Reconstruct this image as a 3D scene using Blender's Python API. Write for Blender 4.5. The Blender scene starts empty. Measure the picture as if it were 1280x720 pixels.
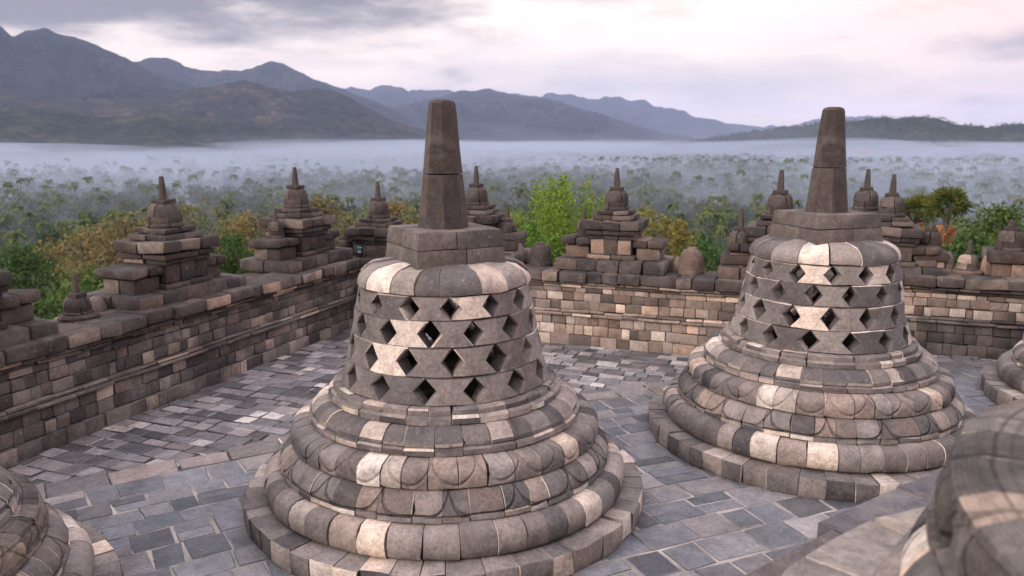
import bpy, math, random
import numpy as np
from math import sin, cos, pi, radians, atan2, sqrt, hypot

S = bpy.context.scene
COL = S.collection
R = radians
# ------------------------------------------------------------------ camera
EYE = 3.4
PITCH = R(10.53)
cd = bpy.data.cameras.new("camera")
cam = bpy.data.objects.new("camera", cd)
COL.objects.link(cam)
cam.location = (0, 0, EYE)
cam.rotation_euler = (pi / 2 - PITCH, 0, 0)
cd.sensor_width = 36
cd.lens = 36 * 995 / 1280
cd.clip_start = 0.05
cd.clip_end = 60000
cd.dof.use_dof = True
cd.dof.focus_distance = 6.9
cd.dof.aperture_fstop = 2.0
S.camera = cam

# ------------------------------------------------------------------ world and sun
SUN_AZ = R(-128)      # clockwise from +Y: low dawn light from behind and to the left
SUN_EL = R(24)
w = bpy.data.worlds.new("World")
S.world = w
w.use_nodes = True
NT = w.node_tree
NT.nodes.clear()


def wn(t, **k):
    n = NT.nodes.new(t)
    for a, b in k.items():
        setattr(n, a, b)
    return n


def wl(a, b):
    NT.links.new(a, b)


def wmath(op, a, b=None, c=None, clamp=False):
    n = wn("ShaderNodeMath", operation=op, use_clamp=clamp)
    for i, x in enumerate((a, b, c)):
        if x is None:
            continue
        if isinstance(x, (int, float)):
            n.inputs[i].default_value = x
        else:
            wl(x, n.inputs[i])
    return n.outputs[0]


def wmix(fac, a, b):
    n = wn("ShaderNodeMix", data_type="RGBA")
    for s, x in ((n.inputs[0], fac), (n.inputs[6], a), (n.inputs[7], b)):
        if isinstance(x, (int, float)):
            s.default_value = x
        elif isinstance(x, tuple):
            s.default_value = (*x, 1)
        else:
            wl(x, s)
    return n.outputs[2]


sky = wn("ShaderNodeTexSky", sky_type="NISHITA", sun_disc=False)
sky.sun_elevation = SUN_EL
sky.sun_rotation = SUN_AZ
sky.air_density = 1.0
sky.dust_density = 1.5
tc = wn("ShaderNodeTexCoord")
sp = wn("ShaderNodeSeparateXYZ")
wl(tc.outputs["Generated"], sp.inputs[0])
az = wmath("ARCTAN2", sp.outputs[0], sp.outputs[1])       # radians, + to the right
el = wmath("ARCSINE", sp.outputs[2])
cmb = wn("ShaderNodeCombineXYZ")
wl(wmath("MULTIPLY", az, 4.0), cmb.inputs[0])
wl(wmath("MULTIPLY", el, 15.0), cmb.inputs[1])


def wnoise(scale, detail, rough, off):
    mp = wn("ShaderNodeVectorMath", operation="ADD")
    wl(cmb.outputs[0], mp.inputs[0])
    mp.inputs[1].default_value = (off, off * .7, off * .3)
    n = wn("ShaderNodeTexNoise")
    n.inputs["Scale"].default_value = scale
    n.inputs["Detail"].default_value = detail
    n.inputs["Roughness"].default_value = rough
    n.inputs["Distortion"].default_value = .0
    wl(mp.outputs[0], n.inputs["Vector"])
    return n.outputs["Fac"]


def window(v, c, half):
    """1 at c falling to 0 at c +- half"""
    d = wmath("ABSOLUTE", wmath("SUBTRACT", v, c))
    return wmath("SMOOTH_MIN", wmath("SUBTRACT", 1.0, wmath("DIVIDE", d, half), clamp=True), 1.0, 0.1)


def smooth(v, a, b):
    n = wn("ShaderNodeMapRange", interpolation_type="SMOOTHSTEP")
    n.inputs[1].default_value = a
    n.inputs[2].default_value = b
    wl(v, n.inputs[0])
    return n.outputs[0]


def cloud(azc, azh, elc, elh, scale, off, lo, hi):
    m = wmath("MULTIPLY", window(az, R(azc), R(azh)), window(el, R(elc), R(elh)))
    m = wmath("POWER", m, .5)
    s = wmath("ADD", wmath("MULTIPLY", m, .55), wmath("MULTIPLY", wnoise(scale, 7, .58, off), .9))
    return smooth(s, lo, hi)


# thin dawn veil over the blue sky: warm white near the horizon, dull lilac overhead
veil = wmix(smooth(el, R(1), R(9)), (.71, .545, .465), (.70, .595, .53))
veil = wmix(smooth(el, R(13), R(48)), veil, (1.38, 1.30, 1.40))
veil = wmix(smooth(az, R(10), R(36)), veil, wmix(smooth(el, R(12), R(40)), (.66, .465, .42), (1.35, 1.25, 1.36)))
veil = wmix(wmath("MULTIPLY", smooth(wnoise(1.2, 8, .6, 3.1), .40, .70), .25), veil, (.50, .43, .435))
c1 = cloud(-31, 30, 9.8, 4.4, 1.7, 9.3, .44, .86)          # heavy bank top left
c2 = cloud(14, 30, 3.5, 2.1, 1.4, 4.4, .55, 1.05)           # low stratus band over the hills
c3 = cloud(33, 8, 5.6, 1.3, 2.2, 7.7, .60, .95)            # small streaks right
c4 = cloud(6, 13, 9.8, 1.2, 1.7, 1.7, .70, 1.0)
c5 = cloud(3, 13, 4.9, 1.9, 1.9, 12.7, .56, 1.0)
c6 = cloud(-13, 9, 5.2, .9, 2.2, 21.7, .66, 1.0)
skyc = wmix(wmath("MULTIPLY", c2, .85), veil, (.39, .335, .355))
skyc = wmix(wmath("MULTIPLY", c5, .6), skyc, (.40, .35, .375))
skyc = wmix(wmath("MULTIPLY", c3, .75), skyc, (.22, .18, .205))
skyc = wmix(wmath("MULTIPLY", c6, .35), skyc, (.30, .26, .28))
skyc = wmix(wmath("MULTIPLY", c4, .6), skyc, (.29, .25, .275))
skyc = wmix(wmath("MULTIPLY", c1, .93), skyc, (.115, .098, .115))
bg1 = wn("ShaderNodeBackground")
wl(sky.outputs[0], bg1.inputs[0])
bg1.inputs[1].default_value = .07
bg2 = wn("ShaderNodeBackground")
wl(skyc, bg2.inputs[0])
bg2.inputs[1].default_value = 1.0
mx = wn("ShaderNodeMixShader")
mx.inputs[0].default_value = .88
wl(bg1.outputs[0], mx.inputs[1])
wl(bg2.outputs[0], mx.inputs[2])
wo = wn("ShaderNodeOutputWorld")
wl(mx.outputs[0], wo.inputs[0])

sl = bpy.data.lights.new("sun", "SUN")
so = bpy.data.objects.new("sun", sl)
COL.objects.link(so)
sl.energy = 1.55
sl.angle = R(14)
sl.color = (1.0, .86, .77)
sdir = (sin(SUN_AZ) * cos(SUN_EL), cos(SUN_AZ) * cos(SUN_EL), sin(SUN_EL))
from mathutils import Vector
so.rotation_euler = Vector(sdir).to_track_quat("Z", "Y").to_euler()
so.location = (0, 0, 50)

vs = S.view_settings
vs.view_transform = "Standard"
vs.look = "None"
vs.exposure = 1.02
vs.gamma = 1
S.cycles.use_denoising = True
S.cycles.volume_bounces = 1
S.cycles.max_bounces = 6
S.cycles.transparent_max_bounces = 8

# ------------------------------------------------------------------ helpers
rng = np.random.default_rng(11)


def tag(o, label=None, cat=None, group=None, kind=None):
    if label:
        o["label"] = label
    if cat:
        o["category"] = cat
    if group:
        o["group"] = group
    if kind:
        o["kind"] = kind
    return o


def thing(name, label, cat, loc=(0, 0, 0), rz=0, group=None):
    o = bpy.data.objects.new(name, None)
    COL.objects.link(o)
    o.location = loc
    o.rotation_euler = (0, 0, rz)
    o.empty_display_size = .2
    return tag(o, label, cat, group)


class MB:
    def __init__(self):
        self.v, self.f, self.n, self.uv = [], [], 0, []

    def add(self, V, F, uv=None):
        V = np.asarray(V, float).reshape(-1, 3)
        n = self.n
        self.v.append(V)
        self.f += [tuple(i + n for i in q) for q in F]
        self.uv.append(np.zeros((len(V), 2)) if uv is None else np.asarray(uv, float))
        self.n += len(V)

    def build(self, name, mat, parent=None, sharp=38, uv=False):
        me = bpy.data.meshes.new(name)
        V = np.concatenate(self.v) if self.v else np.zeros((0, 3))
        me.from_pydata(V.tolist(), [], self.f)
        if uv:
            U = np.concatenate(self.uv)
            lay = me.uv_layers.new(name="UVMap")
            idx = np.empty(len(me.loops), np.int32)
            me.loops.foreach_get("vertex_index", idx)
            lay.data.foreach_set("uv", U[idx].ravel().astype(np.float32))
        me.shade_smooth()
        if sharp:
            me.set_sharp_from_angle(angle=R(sharp))
        me.materials.append(mat)
        o = bpy.data.objects.new(name, me)
        COL.objects.link(o)
        if parent is not None:
            o.parent = parent
        return o


def quads_obj(name, Q, mat, parent=None, smooth=False, link=True):
    """Q: (n,4,3) loose quads"""
    Q = np.asarray(Q, np.float32)
    n = len(Q)
    me = bpy.data.meshes.new(name)
    me.vertices.add(n * 4)
    me.vertices.foreach_set("co", Q.reshape(-1))
    me.loops.add(n * 4)
    me.loops.foreach_set("vertex_index", np.arange(n * 4, dtype=np.int32))
    me.polygons.add(n)
    me.polygons.foreach_set("loop_start", np.arange(0, n * 4, 4, dtype=np.int32))
    me.update(calc_edges=True)
    if smooth:
        me.shade_smooth()
    me.materials.append(mat)
    o = bpy.data.objects.new(name, me)
    if link:
        COL.objects.link(o)
    if parent is not None:
        o.parent = parent
    return o


_ph = rng.uniform(0, 6.28, (3, 5))
_dr = rng.normal(size=(3, 5, 3))
_dr /= np.linalg.norm(_dr, axis=2, keepdims=True)
_fr = np.array([.6, 1.0, 1.7, 2.9, 4.1])
_am = np.array([.35, .3, .2, .12, .1])


def wob(P, amp, freq=5.0, seed=0.0):
    """smooth pseudo-noise displacement of points P"""
    out = np.zeros_like(P)
    for a in range(3):
        for k in range(5):
            out[:, a] += _am[k] * np.sin((P @ _dr[a, k]) * freq * _fr[k] * 2 + _ph[a, k] + seed * 13.7 * (k + 1))
    return P + out * amp * 1.6


_N = 256
_lat = rng.random((_N, _N))


def vnoise(x, y):
    xi = np.floor(x).astype(int)
    yi = np.floor(y).astype(int)
    fx = x - xi
    fy = y - yi
    fx = fx * fx * (3 - 2 * fx)
    fy = fy * fy * (3 - 2 * fy)
    a = _lat[xi % _N, yi % _N]
    b = _lat[(xi + 1) % _N, yi % _N]
    c = _lat[xi % _N, (yi + 1) % _N]
    d = _lat[(xi + 1) % _N, (yi + 1) % _N]
    return (a * (1 - fx) + b * fx) * (1 - fy) + (c * (1 - fx) + d * fx) * fy


def fbm(x, y, oct=5, ridged=False):
    s, a, t = 0, .5, 0
    for k in range(oct):
        n = vnoise(x * 2 ** k + 17.3 * k, y * 2 ** k + 5.1 * k)
        if ridged:
            n = 1 - np.abs(2 * n - 1)
        s = s + a * n
        t += a
        a *= .5
    return s / t


# rounded stone box template -----------------------------------------------------------
def _template():
    pts, idx, faces = [], {}, []
    c = [-1.0, -0.75, 0.75, 1.0]

    def vid(i, j, k):
        if (i, j, k) not in idx:
            idx[(i, j, k)] = len(pts)
            pts.append((i, j, k))
        return idx[(i, j, k)]
    for ax in range(3):
        for s in (0, 3):
            for i in range(3):
                for j in range(3):
                    q = []
                    for (a, b) in ((i, j), (i + 1, j), (i + 1, j + 1), (i, j + 1)):
                        t = [0, 0, 0]
                        t[ax] = s
                        t[(ax + 1) % 3] = a
                        t[(ax + 2) % 3] = b
                        q.append(vid(*t))
                    faces.append(tuple(q) if s == 3 else tuple(reversed(q)))
    return np.array(pts), faces


TP, TF = _template()


def stone(mb, c, s, ch=.012, rz=0.0, tilt=0.0, wobble=.006, rnd=None):
    """chamfered, slightly irregular block: centre c, full size s"""
    r = rnd or random
    h = np.array(s) / 2.0
    b = np.minimum(ch, h * .45)
    V = np.zeros((len(TP), 3))
    for a in range(3):
        lv = np.array([-h[a], -h[a] + b[a], h[a] - b[a], h[a]])
        V[:, a] = lv[TP[:, a]]
    ext = ((TP == 0) | (TP == 3)).sum(1)
    k = np.where(ext == 3, .42, np.where(ext == 2, .29, 0))
    ins = np.sign(V) * b * k[:, None] * ((TP == 0) | (TP == 3))
    V -= ins
    if tilt:
        ax, ay = r.uniform(-tilt, tilt), r.uniform(-tilt, tilt)
        V[:, 2] += V[:, 0] * ax + V[:, 1] * ay
    if rz:
        cz, sz = cos(rz), sin(rz)
        x = V[:, 0] * cz - V[:, 1] * sz
        y = V[:, 0] * sz + V[:, 1] * cz
        V[:, 0], V[:, 1] = x, y
    V += np.array(c)
    if wobble:
        V = wob(V, wobble, 6.0, r.random())
    mb.add(V, TF)


def polar_split(N, var, rnd):
    wd = np.array([1 + rnd.uniform(-var, var) for _ in range(N)])
    wd /= wd.sum()
    return np.concatenate([[0], np.cumsum(wd)]) * 2 * pi


def inset(prof, d):
    P = np.array(prof, float)
    n = len(P)
    area = 0
    for i in range(n):
        x0, y0 = P[i]
        x1, y1 = P[(i + 1) % n]
        area += x0 * y1 - x1 * y0
    sg = 1 if area > 0 else -1
    out = np.zeros_like(P)
    for i in range(n):
        e1 = P[i] - P[i - 1]
        e2 = P[(i + 1) % n] - P[i]
        n1 = np.array([-e1[1], e1[0]]) / (np.linalg.norm(e1) + 1e-9)
        n2 = np.array([-e2[1], e2[0]]) / (np.linalg.norm(e2) + 1e-9)
        m = n1 + n2
        m /= max(.6, np.linalg.norm(m))
        out[i] = P[i] + m * d * sg
    return out


def ring_blocks(mb, prof, N, rnd, var=.28, gap=.004, ch=.012, dr=.006, dz=.003, a_off=0.0, wobble=.006, sub=3, skip=None, chip=0.0):
    """a ring of N separate stones, section prof [(r,z)...] closed polygon (outer side included)"""
    P0 = np.array(prof, float)
    P1 = inset(P0, ch)
    rm = P0[:, 0].max()
    A = polar_split(N, var, rnd) + a_off
    n = len(P0)
    for i in range(N):
        if skip and skip(i):
            continue
        a0, a1 = A[i], A[i + 1]
        g, c = gap / rm / 1.0, ch / rm
        st = [(a0 + g, P1), (a0 + g + c, P0)]
        for k in range(1, sub):
            t = k / sub
            st.append((a0 + g + c + (a1 - a0 - 2 * g - 2 * c) * t, P0))
        st += [(a1 - g - c, P0), (a1 - g, P1)]
        off = rnd.uniform(-dr, dr)
        zo = rnd.uniform(-dz, dz)
        tl = rnd.uniform(-.02, .02)
        V, U = [], []
        am = (a0 + a1) / 2
        for a, P in st:
            rr = P[:, 0] + off * (P[:, 0] > rm - .3)
            V.append(np.stack([rr * cos(a), rr * sin(a), P[:, 1] + zo + (a - am) * rm * tl], 1))
            U.append(np.stack([np.full(n, a / (2 * pi)), (P0[:, 1] - P0[:, 1].min()) / np.ptp(P0[:, 1])], 1))
        V = np.concatenate(V)
        V = wob(V, wobble, 7.0, rnd.random())
        F = []
        m = len(st)
        for _ in range(2):
            if rnd.random() < .2:
                # broken corner at one end of the stone
                lastend = rnd.random() < .5
                out_i = [q for q in range(n) if P0[q, 0] > rm - .12]
                k0 = rnd.choice(out_i)
                am_ = rnd.uniform(.012, .035)
                cen = V.mean(0)
                for s_ in range(m):
                    ds = (m - 1 - s_) if lastend else s_
                    if ds > 2:
                        continue
                    for k in range(n):
                        wgt = math.exp(-((k - k0) / 1.1) ** 2) * (1.0, 1.0, .45)[ds]
                        if wgt > .05:
                            d_ = cen - V[s_ * n + k]
                            V[s_ * n + k] += d_ / (np.linalg.norm(d_) + 1e-6) * am_ * wgt
        for s in range(m - 1):
            for k in range(n):
                k2 = (k + 1) % n
                F.append((s * n + k, (s + 1) * n + k, (s + 1) * n + k2, s * n + k2))
        F.append(tuple(range(n)))
        F.append(tuple(reversed(range((m - 1) * n, m * n))))
        mb.add(V, F, np.concatenate(U))


def lathe(mb, prof, seg=24, wobble=0.0, seed=0.0, cap=True, c=(0, 0)):
    n = len(prof)
    V = []
    for i in range(seg):
        a = 2 * pi * i / seg
        for r, z in prof:
            V.append((c[0] + r * cos(a), c[1] + r * sin(a), z))
    V = np.array(V)
    if wobble:
        V = wob(V, wobble, 8.0, seed)
    F = []
    for i in range(seg):
        j = (i + 1) % seg
        for k in range(n - 1):
            F.append((i * n + k, j * n + k, j * n + k + 1, i * n + k + 1))
    if cap:
        F.append(tuple(i * n + n - 1 for i in range(seg)))
        F.append(tuple(i * n for i in reversed(range(seg))))
    mb.add(V, F)


# ------------------------------------------------------------------ materials
def mat_new(name):
    m = bpy.data.materials.new(name)
    m.use_nodes = True
    nt = m.node_tree
    b = nt.nodes["Principled BSDF"]
    return m, nt, b


def N(nt, t, **k):
    n = nt.nodes.new(t)
    for a, b in k.items():
        setattr(n, a, b)
    return n


def mixc(nt, fac, a, b, blend="MIX"):
    n = N(nt, "ShaderNodeMix", data_type="RGBA", blend_type=blend)
    for s, x in ((n.inputs[0], fac), (n.inputs[6], a), (n.inputs[7], b)):
        if isinstance(x, (int, float)):
            s.default_value = x
        elif isinstance(x, tuple):
            s.default_value = (*x, 1)
        else:
            nt.links.new(x, s)
    return n.outputs[2]


def mnoise(nt, vec, scale, detail=6, rough=.6, dist=0.0):
    n = N(nt, "ShaderNodeTexNoise")
    n.inputs["Scale"].default_value = scale
    n.inputs["Detail"].default_value = detail
    n.inputs["Roughness"].default_value = rough
    n.inputs["Distortion"].default_value = dist
    nt.links.new(vec, n.inputs["Vector"])
    return n.outputs["Fac"]


def mrange(nt, v, a, b, c=0.0, d=1.0):
    n = N(nt, "ShaderNodeMapRange")
    n.inputs[1].default_value = a
    n.inputs[2].default_value = b
    n.inputs[3].default_value = c
    n.inputs[4].default_value = d
    nt.links.new(v, n.inputs[0])
    return n.outputs[0]


def mmath(nt, op, a, b=None, clamp=False):
    n = N(nt, "ShaderNodeMath", operation=op, use_clamp=clamp)
    for i, x in enumerate((a, b)):
        if x is None:
            continue
        if isinstance(x, (int, float)):
            n.inputs[i].default_value = x
        else:
            nt.links.new(x, n.inputs[i])
    return n.outputs[0]


def ramp(nt, v, stops, interp="LINEAR"):
    n = N(nt, "ShaderNodeValToRGB")
    cr = n.color_ramp
    cr.interpolation = interp
    while len(cr.elements) < len(stops):
        cr.elements.new(.5)
    for e, (p, c) in zip(cr.elements, stops):
        e.position = p
        e.color = (*c, 1)
    nt.links.new(v, n.inputs[0])
    return n.outputs[0]


def stone_mat(name, stops, stain=.5, stain_scale=2.2, stain_lo=.5, stain_hi=.66, lichen=.25, rough=.88, bump=.75, fine=1.0, carve=None, hue=.25, spec=.25):
    m, nt, b = mat_new(name)
    L = nt.links.new
    tc = N(nt, "ShaderNodeTexCoord")
    ob = tc.outputs["Object"]
    ge = N(nt, "ShaderNodeNewGeometry")
    rnd = ge.outputs["Random Per Island"]
    col = ramp(nt, rnd, stops)
    # a second random number per stone: pinkish / greenish-grey shift
    wnz = N(nt, "ShaderNodeTexWhiteNoise", noise_dimensions="1D")
    L(mmath(nt, "MULTIPLY", rnd, 917.3), wnz.inputs["W"])
    tint = ramp(nt, wnz.outputs["Value"], [(0, (.88, .95, 1.04)), (.5, (1, 1, 1)), (.8, (1.12, .98, .9)), (1, (1.22, .95, .82))])
    col = mixc(nt, hue * 2, col, tint, "MULTIPLY")
    # offset noise space per stone so the grain does not run across joints
    off = N(nt, "ShaderNodeVectorMath", operation="ADD")
    L(ob, off.inputs[0])
    cx = N(nt, "ShaderNodeCombineXYZ")
    L(mmath(nt, "MULTIPLY", rnd, 31.0), cx.inputs[0])
    L(mmath(nt, "MULTIPLY", rnd, 57.0), cx.inputs[1])
    L(cx.outputs[0], off.inputs[1])
    po = off.outputs[0]
    mott = mnoise(nt, po, 7 * fine, 8, .65)
    col = mixc(nt, 1.0, col, ramp(nt, mott, [(.25, (.62, .62, .63)), (.5, (.98, .97, .96)), (.75, (1.3, 1.28, 1.24))]), "MULTIPLY")
    grain = mnoise(nt, po, 36 * fine, 6, .75)
    col = mixc(nt, .8, col, ramp(nt, grain, [(.3, (.5, .5, .5)), (.5, (1, 1, 1)), (.7, (1.45, 1.43, 1.4))]), "MULTIPLY")
    # weather stains crossing the joints
    st = mnoise(nt, ob, stain_scale, 7, .62, .4)
    stf = mmath(nt, "MULTIPLY", mrange(nt, st, stain_lo, stain_hi), stain, True)
    col = mixc(nt, stf, col, (.038, .033, .034))
    # pale lichen flecks
    li = mnoise(nt, po, 16 * fine, 5, .7)
    lif = mmath(nt, "MULTIPLY", mrange(nt, li, .6, .72), lichen, True)
    col = mixc(nt, lif, col, (.42, .38, .34))
    L(col, b.inputs["Base Color"])
    b.inputs["Roughness"].default_value = rough
    b.inputs["Specular IOR Level"].default_value = spec
    # dusty pale wash that ignores the joints
    du = mnoise(nt, ob, stain_scale * .8, 6, .6, .8)
    L(mixc(nt, mmath(nt, "MULTIPLY", mrange(nt, du, .52, .72), .28, True), col, (.30, .262, .24)), b.inputs["Base Color"])
    hgt = mmath(nt, "ADD", mmath(nt, "MULTIPLY", mnoise(nt, po, 22 * fine, 8, .7), 1.0), mmath(nt, "MULTIPLY", grain, .35))
    hgt = mmath(nt, "ADD", hgt, mmath(nt, "MULTIPLY", mnoise(nt, po, 8 * fine, 5, .6), 1.6))
    vor = N(nt, "ShaderNodeTexVoronoi")
    vor.inputs["Scale"].default_value = 45 * fine
    L(po, vor.inputs["Vector"])
    pits = mrange(nt, vor.outputs["Distance"], .05, .3, -.5, 0)
    hgt = mmath(nt, "ADD", hgt, mmath(nt, "MULTIPLY", pits, mrange(nt, mott, .5, .6)))
    bp = N(nt, "ShaderNodeBump")
    bp.inputs["Strength"].default_value = bump
    bp.inputs["Distance"].default_value = .012
    L(hgt, bp.inputs["Height"])
    nrm = bp.outputs[0]
    if carve:
        uv = N(nt, "ShaderNodeUVMap")
        su = N(nt, "ShaderNodeSeparateXYZ")
        L(uv.outputs[0], su.inputs[0])
        x = mmath(nt, "ABSOLUTE", mmath(nt, "SUBTRACT", mmath(nt, "FRACT", mmath(nt, "MULTIPLY", su.outputs[0], carve["n"])), .5))
        x2 = mmath(nt, "MULTIPLY", x, 2.0)                       # 0 at petal axis, 1 at its edge
        # U shaped petal outline, rounded tip pointing down
        edge = mmath(nt, "MULTIPLY", mmath(nt, "POWER", x2, carve.get("pw", 4.0)), .8)
        edge = mmath(nt, "ADD", edge, carve.get("y0", .2))
        d = mmath(nt, "ABSOLUTE", mmath(nt, "SUBTRACT", su.outputs[1], edge))
        groove = mrange(nt, d, 0.0, carve.get("w", .07), -1.0, 0.0)
        d2 = mmath(nt, "ABSOLUTE", mmath(nt, "SUBTRACT", su.outputs[1], mmath(nt, "ADD", edge, .16)))
        groove = mmath(nt, "ADD", groove, mrange(nt, d2, 0.0, .05, -carve.get("inner", .0), 0.0))
        if carve.get("scroll"):
            cs = N(nt, "ShaderNodeCombineXYZ")
            L(mmath(nt, "MULTIPLY", su.outputs[0], carve["n"] * 4.0), cs.inputs[0])
            L(mmath(nt, "MULTIPLY", su.outputs[1], 3.2), cs.inputs[1])
            br = N(nt, "ShaderNodeTexBrick")
            br.inputs["Scale"].default_value = 6.0
            br.inputs["Mortar Size"].default_value = .045
            br.inputs["Mortar Smooth"].default_value = .6
            br.inputs["Brick Width"].default_value = .55
            br.inputs["Row Height"].default_value = .42
            L(cs.outputs[0], br.inputs["Vector"])
            groove = mmath(nt, "SUBTRACT", groove, mmath(nt, "MULTIPLY", br.outputs["Fac"], .4))
            groove = mmath(nt, "ADD", groove, mmath(nt, "MULTIPLY", mnoise(nt, cs.outputs[0], 5, 4, .6), .8))
        b2 = N(nt, "ShaderNodeBump")
        b2.inputs["Strength"].default_value = carve.get("s", .8)
        b2.inputs["Distance"].default_value = carve.get("d", .022)
        L(groove, b2.inputs["Height"])
        L(nrm, b2.inputs["Normal"])
        nrm = b2.outputs[0]
    L(nrm, b.inputs["Normal"])
    return m


ST = [(0, (.060, .054, .056)), (.18, (.095, .085, .085)), (.42, (.145, .127, .121)), (.66, (.195, .169, .158)), (.80, (.25, .212, .192)),
      (.86, (.37, .310, .268)), (.93, (.49, .42, .362)), (1, (.59, .52, .455))]
STB = [(0, (.075, .066, .066)), (.25, (.098, .086, .085)), (.48, (.150, .130, .122)), (.70, (.225, .193, .178)), (.80, (.26, .217, .195)), (.88, (.43, .362, .31)), (1, (.58, .505, .44))]
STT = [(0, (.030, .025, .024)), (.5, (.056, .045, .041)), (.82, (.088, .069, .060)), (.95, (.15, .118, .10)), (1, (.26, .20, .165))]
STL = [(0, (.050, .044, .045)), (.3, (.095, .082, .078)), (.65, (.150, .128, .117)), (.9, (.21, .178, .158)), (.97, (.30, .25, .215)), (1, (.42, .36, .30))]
STO = [(0, (.10, .088, .084)), (.5, (.165, .143, .134)), (.8, (.215, .185, .17)), (.86, (.40, .34, .29)), (1, (.52, .45, .385))]
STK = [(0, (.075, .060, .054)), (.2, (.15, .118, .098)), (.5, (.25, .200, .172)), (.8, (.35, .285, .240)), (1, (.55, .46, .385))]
STD = [(0, (.032, .028, .028)), (.4, (.065, .054, .050)), (.75, (.115, .092, .080)), (.92, (.20, .155, .125)), (1, (.36, .28, .22))]
PVI = [(0, (.048, .051, .061)), (.3, (.088, .092, .107)), (.7, (.140, .143, .162)), (.9, (.19, .185, .193)), (1, (.27, .245, .24))]
PVO = [(0, (.046, .044, .049)), (.25, (.092, .087, .095)), (.6, (.152, .143, .152)), (.84, (.21, .197, .205)), (.94, (.30, .275, .27)), (1, (.50, .46, .43))]
PVE = [(0, (.09, .086, .088)), (.5, (.16, .147, .147)), (.8, (.23, .19, .18)), (.88, (.46, .41, .365)), (1, (.58, .52, .46))]

M_ST = stone_mat("temple_stone", ST, stain=.55, stain_lo=.50, stain_hi=.70, lichen=.35, hue=.13)
M_BELL = stone_mat("bell_stone", STB, stain=.45, stain_lo=.50, stain_hi=.70, lichen=.35, hue=.13)
M_PETAL = stone_mat("petal_stone", ST, stain=.45, carve=dict(n=17, pw=5, y0=.22, w=.12, s=1.0, d=.032))
M_BAND = stone_mat("carved_band_stone", ST, stain=.5, carve=dict(n=24, pw=2.2, y0=.18, w=.12, s=.7))
M_ORN = stone_mat("ornate_stone", STO, fine=.55, bump=1.0, stain=.4, carve=dict(n=24, pw=2.2, y0=.18, w=.09, s=1.0, d=.05, scroll=True))
M_PALE = stone_mat("pale_plinth_stone", [(0, (.17, .152, .142)), (.5, (.26, .232, .212)), (1, (.42, .375, .335))], stain=.35, stain_lo=.52, hue=.1, fine=.6, bump=1.0)
M_EDGE = stone_mat("dark_edge_slab", [(0, (.05, .046, .052)), (.7, (.10, .09, .098)), (.9, (.15, .13, .135)), (1, (.33, .28, .25))], stain=.3, rough=.75, bump=.6)
M_SPIRE = stone_mat("spire_stone", [(0, (.038, .030, .027)), (.5, (.052, .041, .036)), (1, (.070, .056, .049))], stain=.5, lichen=.10, bump=.5, hue=.1)
M_BOX = stone_mat("harmika_stone", [(0, (.072, .060, .056)), (.6, (.102, .085, .077)), (1, (.13, .108, .097))], stain=.5, lichen=.25, bump=.6, hue=.15)
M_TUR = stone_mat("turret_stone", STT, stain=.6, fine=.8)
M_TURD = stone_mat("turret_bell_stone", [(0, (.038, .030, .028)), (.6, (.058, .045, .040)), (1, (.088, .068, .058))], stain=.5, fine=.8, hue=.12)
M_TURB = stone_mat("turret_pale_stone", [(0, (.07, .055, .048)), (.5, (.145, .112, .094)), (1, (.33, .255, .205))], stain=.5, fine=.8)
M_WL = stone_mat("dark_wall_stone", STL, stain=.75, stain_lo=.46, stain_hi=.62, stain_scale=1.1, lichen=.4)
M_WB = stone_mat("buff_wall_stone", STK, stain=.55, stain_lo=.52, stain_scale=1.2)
M_COP = stone_mat("coping_stone", STD, stain=.7, stain_lo=.46, lichen=.3)
M_PI = stone_mat("slab_stone", PVI, stain=.5, stain_scale=1.4, rough=.68, bump=.7, hue=.2, lichen=.3, spec=.35)
M_PO = stone_mat("cobble_stone", PVO, stain=.4, rough=.75, bump=.5, hue=.15, lichen=.2, spec=.3)
M_PE = stone_mat("border_stone", PVE, stain=.25, rough=.8, hue=.25)


def plain_mat(name, c1, c2, scale, rough=.9, bump=.3, bscale=None):
    m, nt, b = mat_new(name)
    tc = N(nt, "ShaderNodeTexCoord")
    f = mnoise(nt, tc.outputs["Object"], scale, 8, .6)
    nt.links.new(ramp(nt, f, [(.3, c1), (.7, c2)]), b.inputs["Base Color"])
    b.inputs["Roughness"].default_value = rough
    b.inputs["Specular IOR Level"].default_value = .15
    bp = N(nt, "ShaderNodeBump")
    bp.inputs["Strength"].default_value = bump
    bp.inputs["Distance"].default_value = .02
    nt.links.new(mnoise(nt, tc.outputs["Object"], bscale or scale * 4, 6, .65), bp.inputs["Height"])
    nt.links.new(bp.outputs[0], b.inputs["Normal"])
    return m


M_MORTAR = plain_mat("pale_mortar", (.09, .083, .083), (.40, .36, .325), 1.8)
M_DIRT = plain_mat("joint_dirt", (.05, .043, .045), (.13, .112, .11), 5)
M_CORE = plain_mat("core_stone", (.03, .026, .025), (.06, .05, .046), 4)


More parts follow.
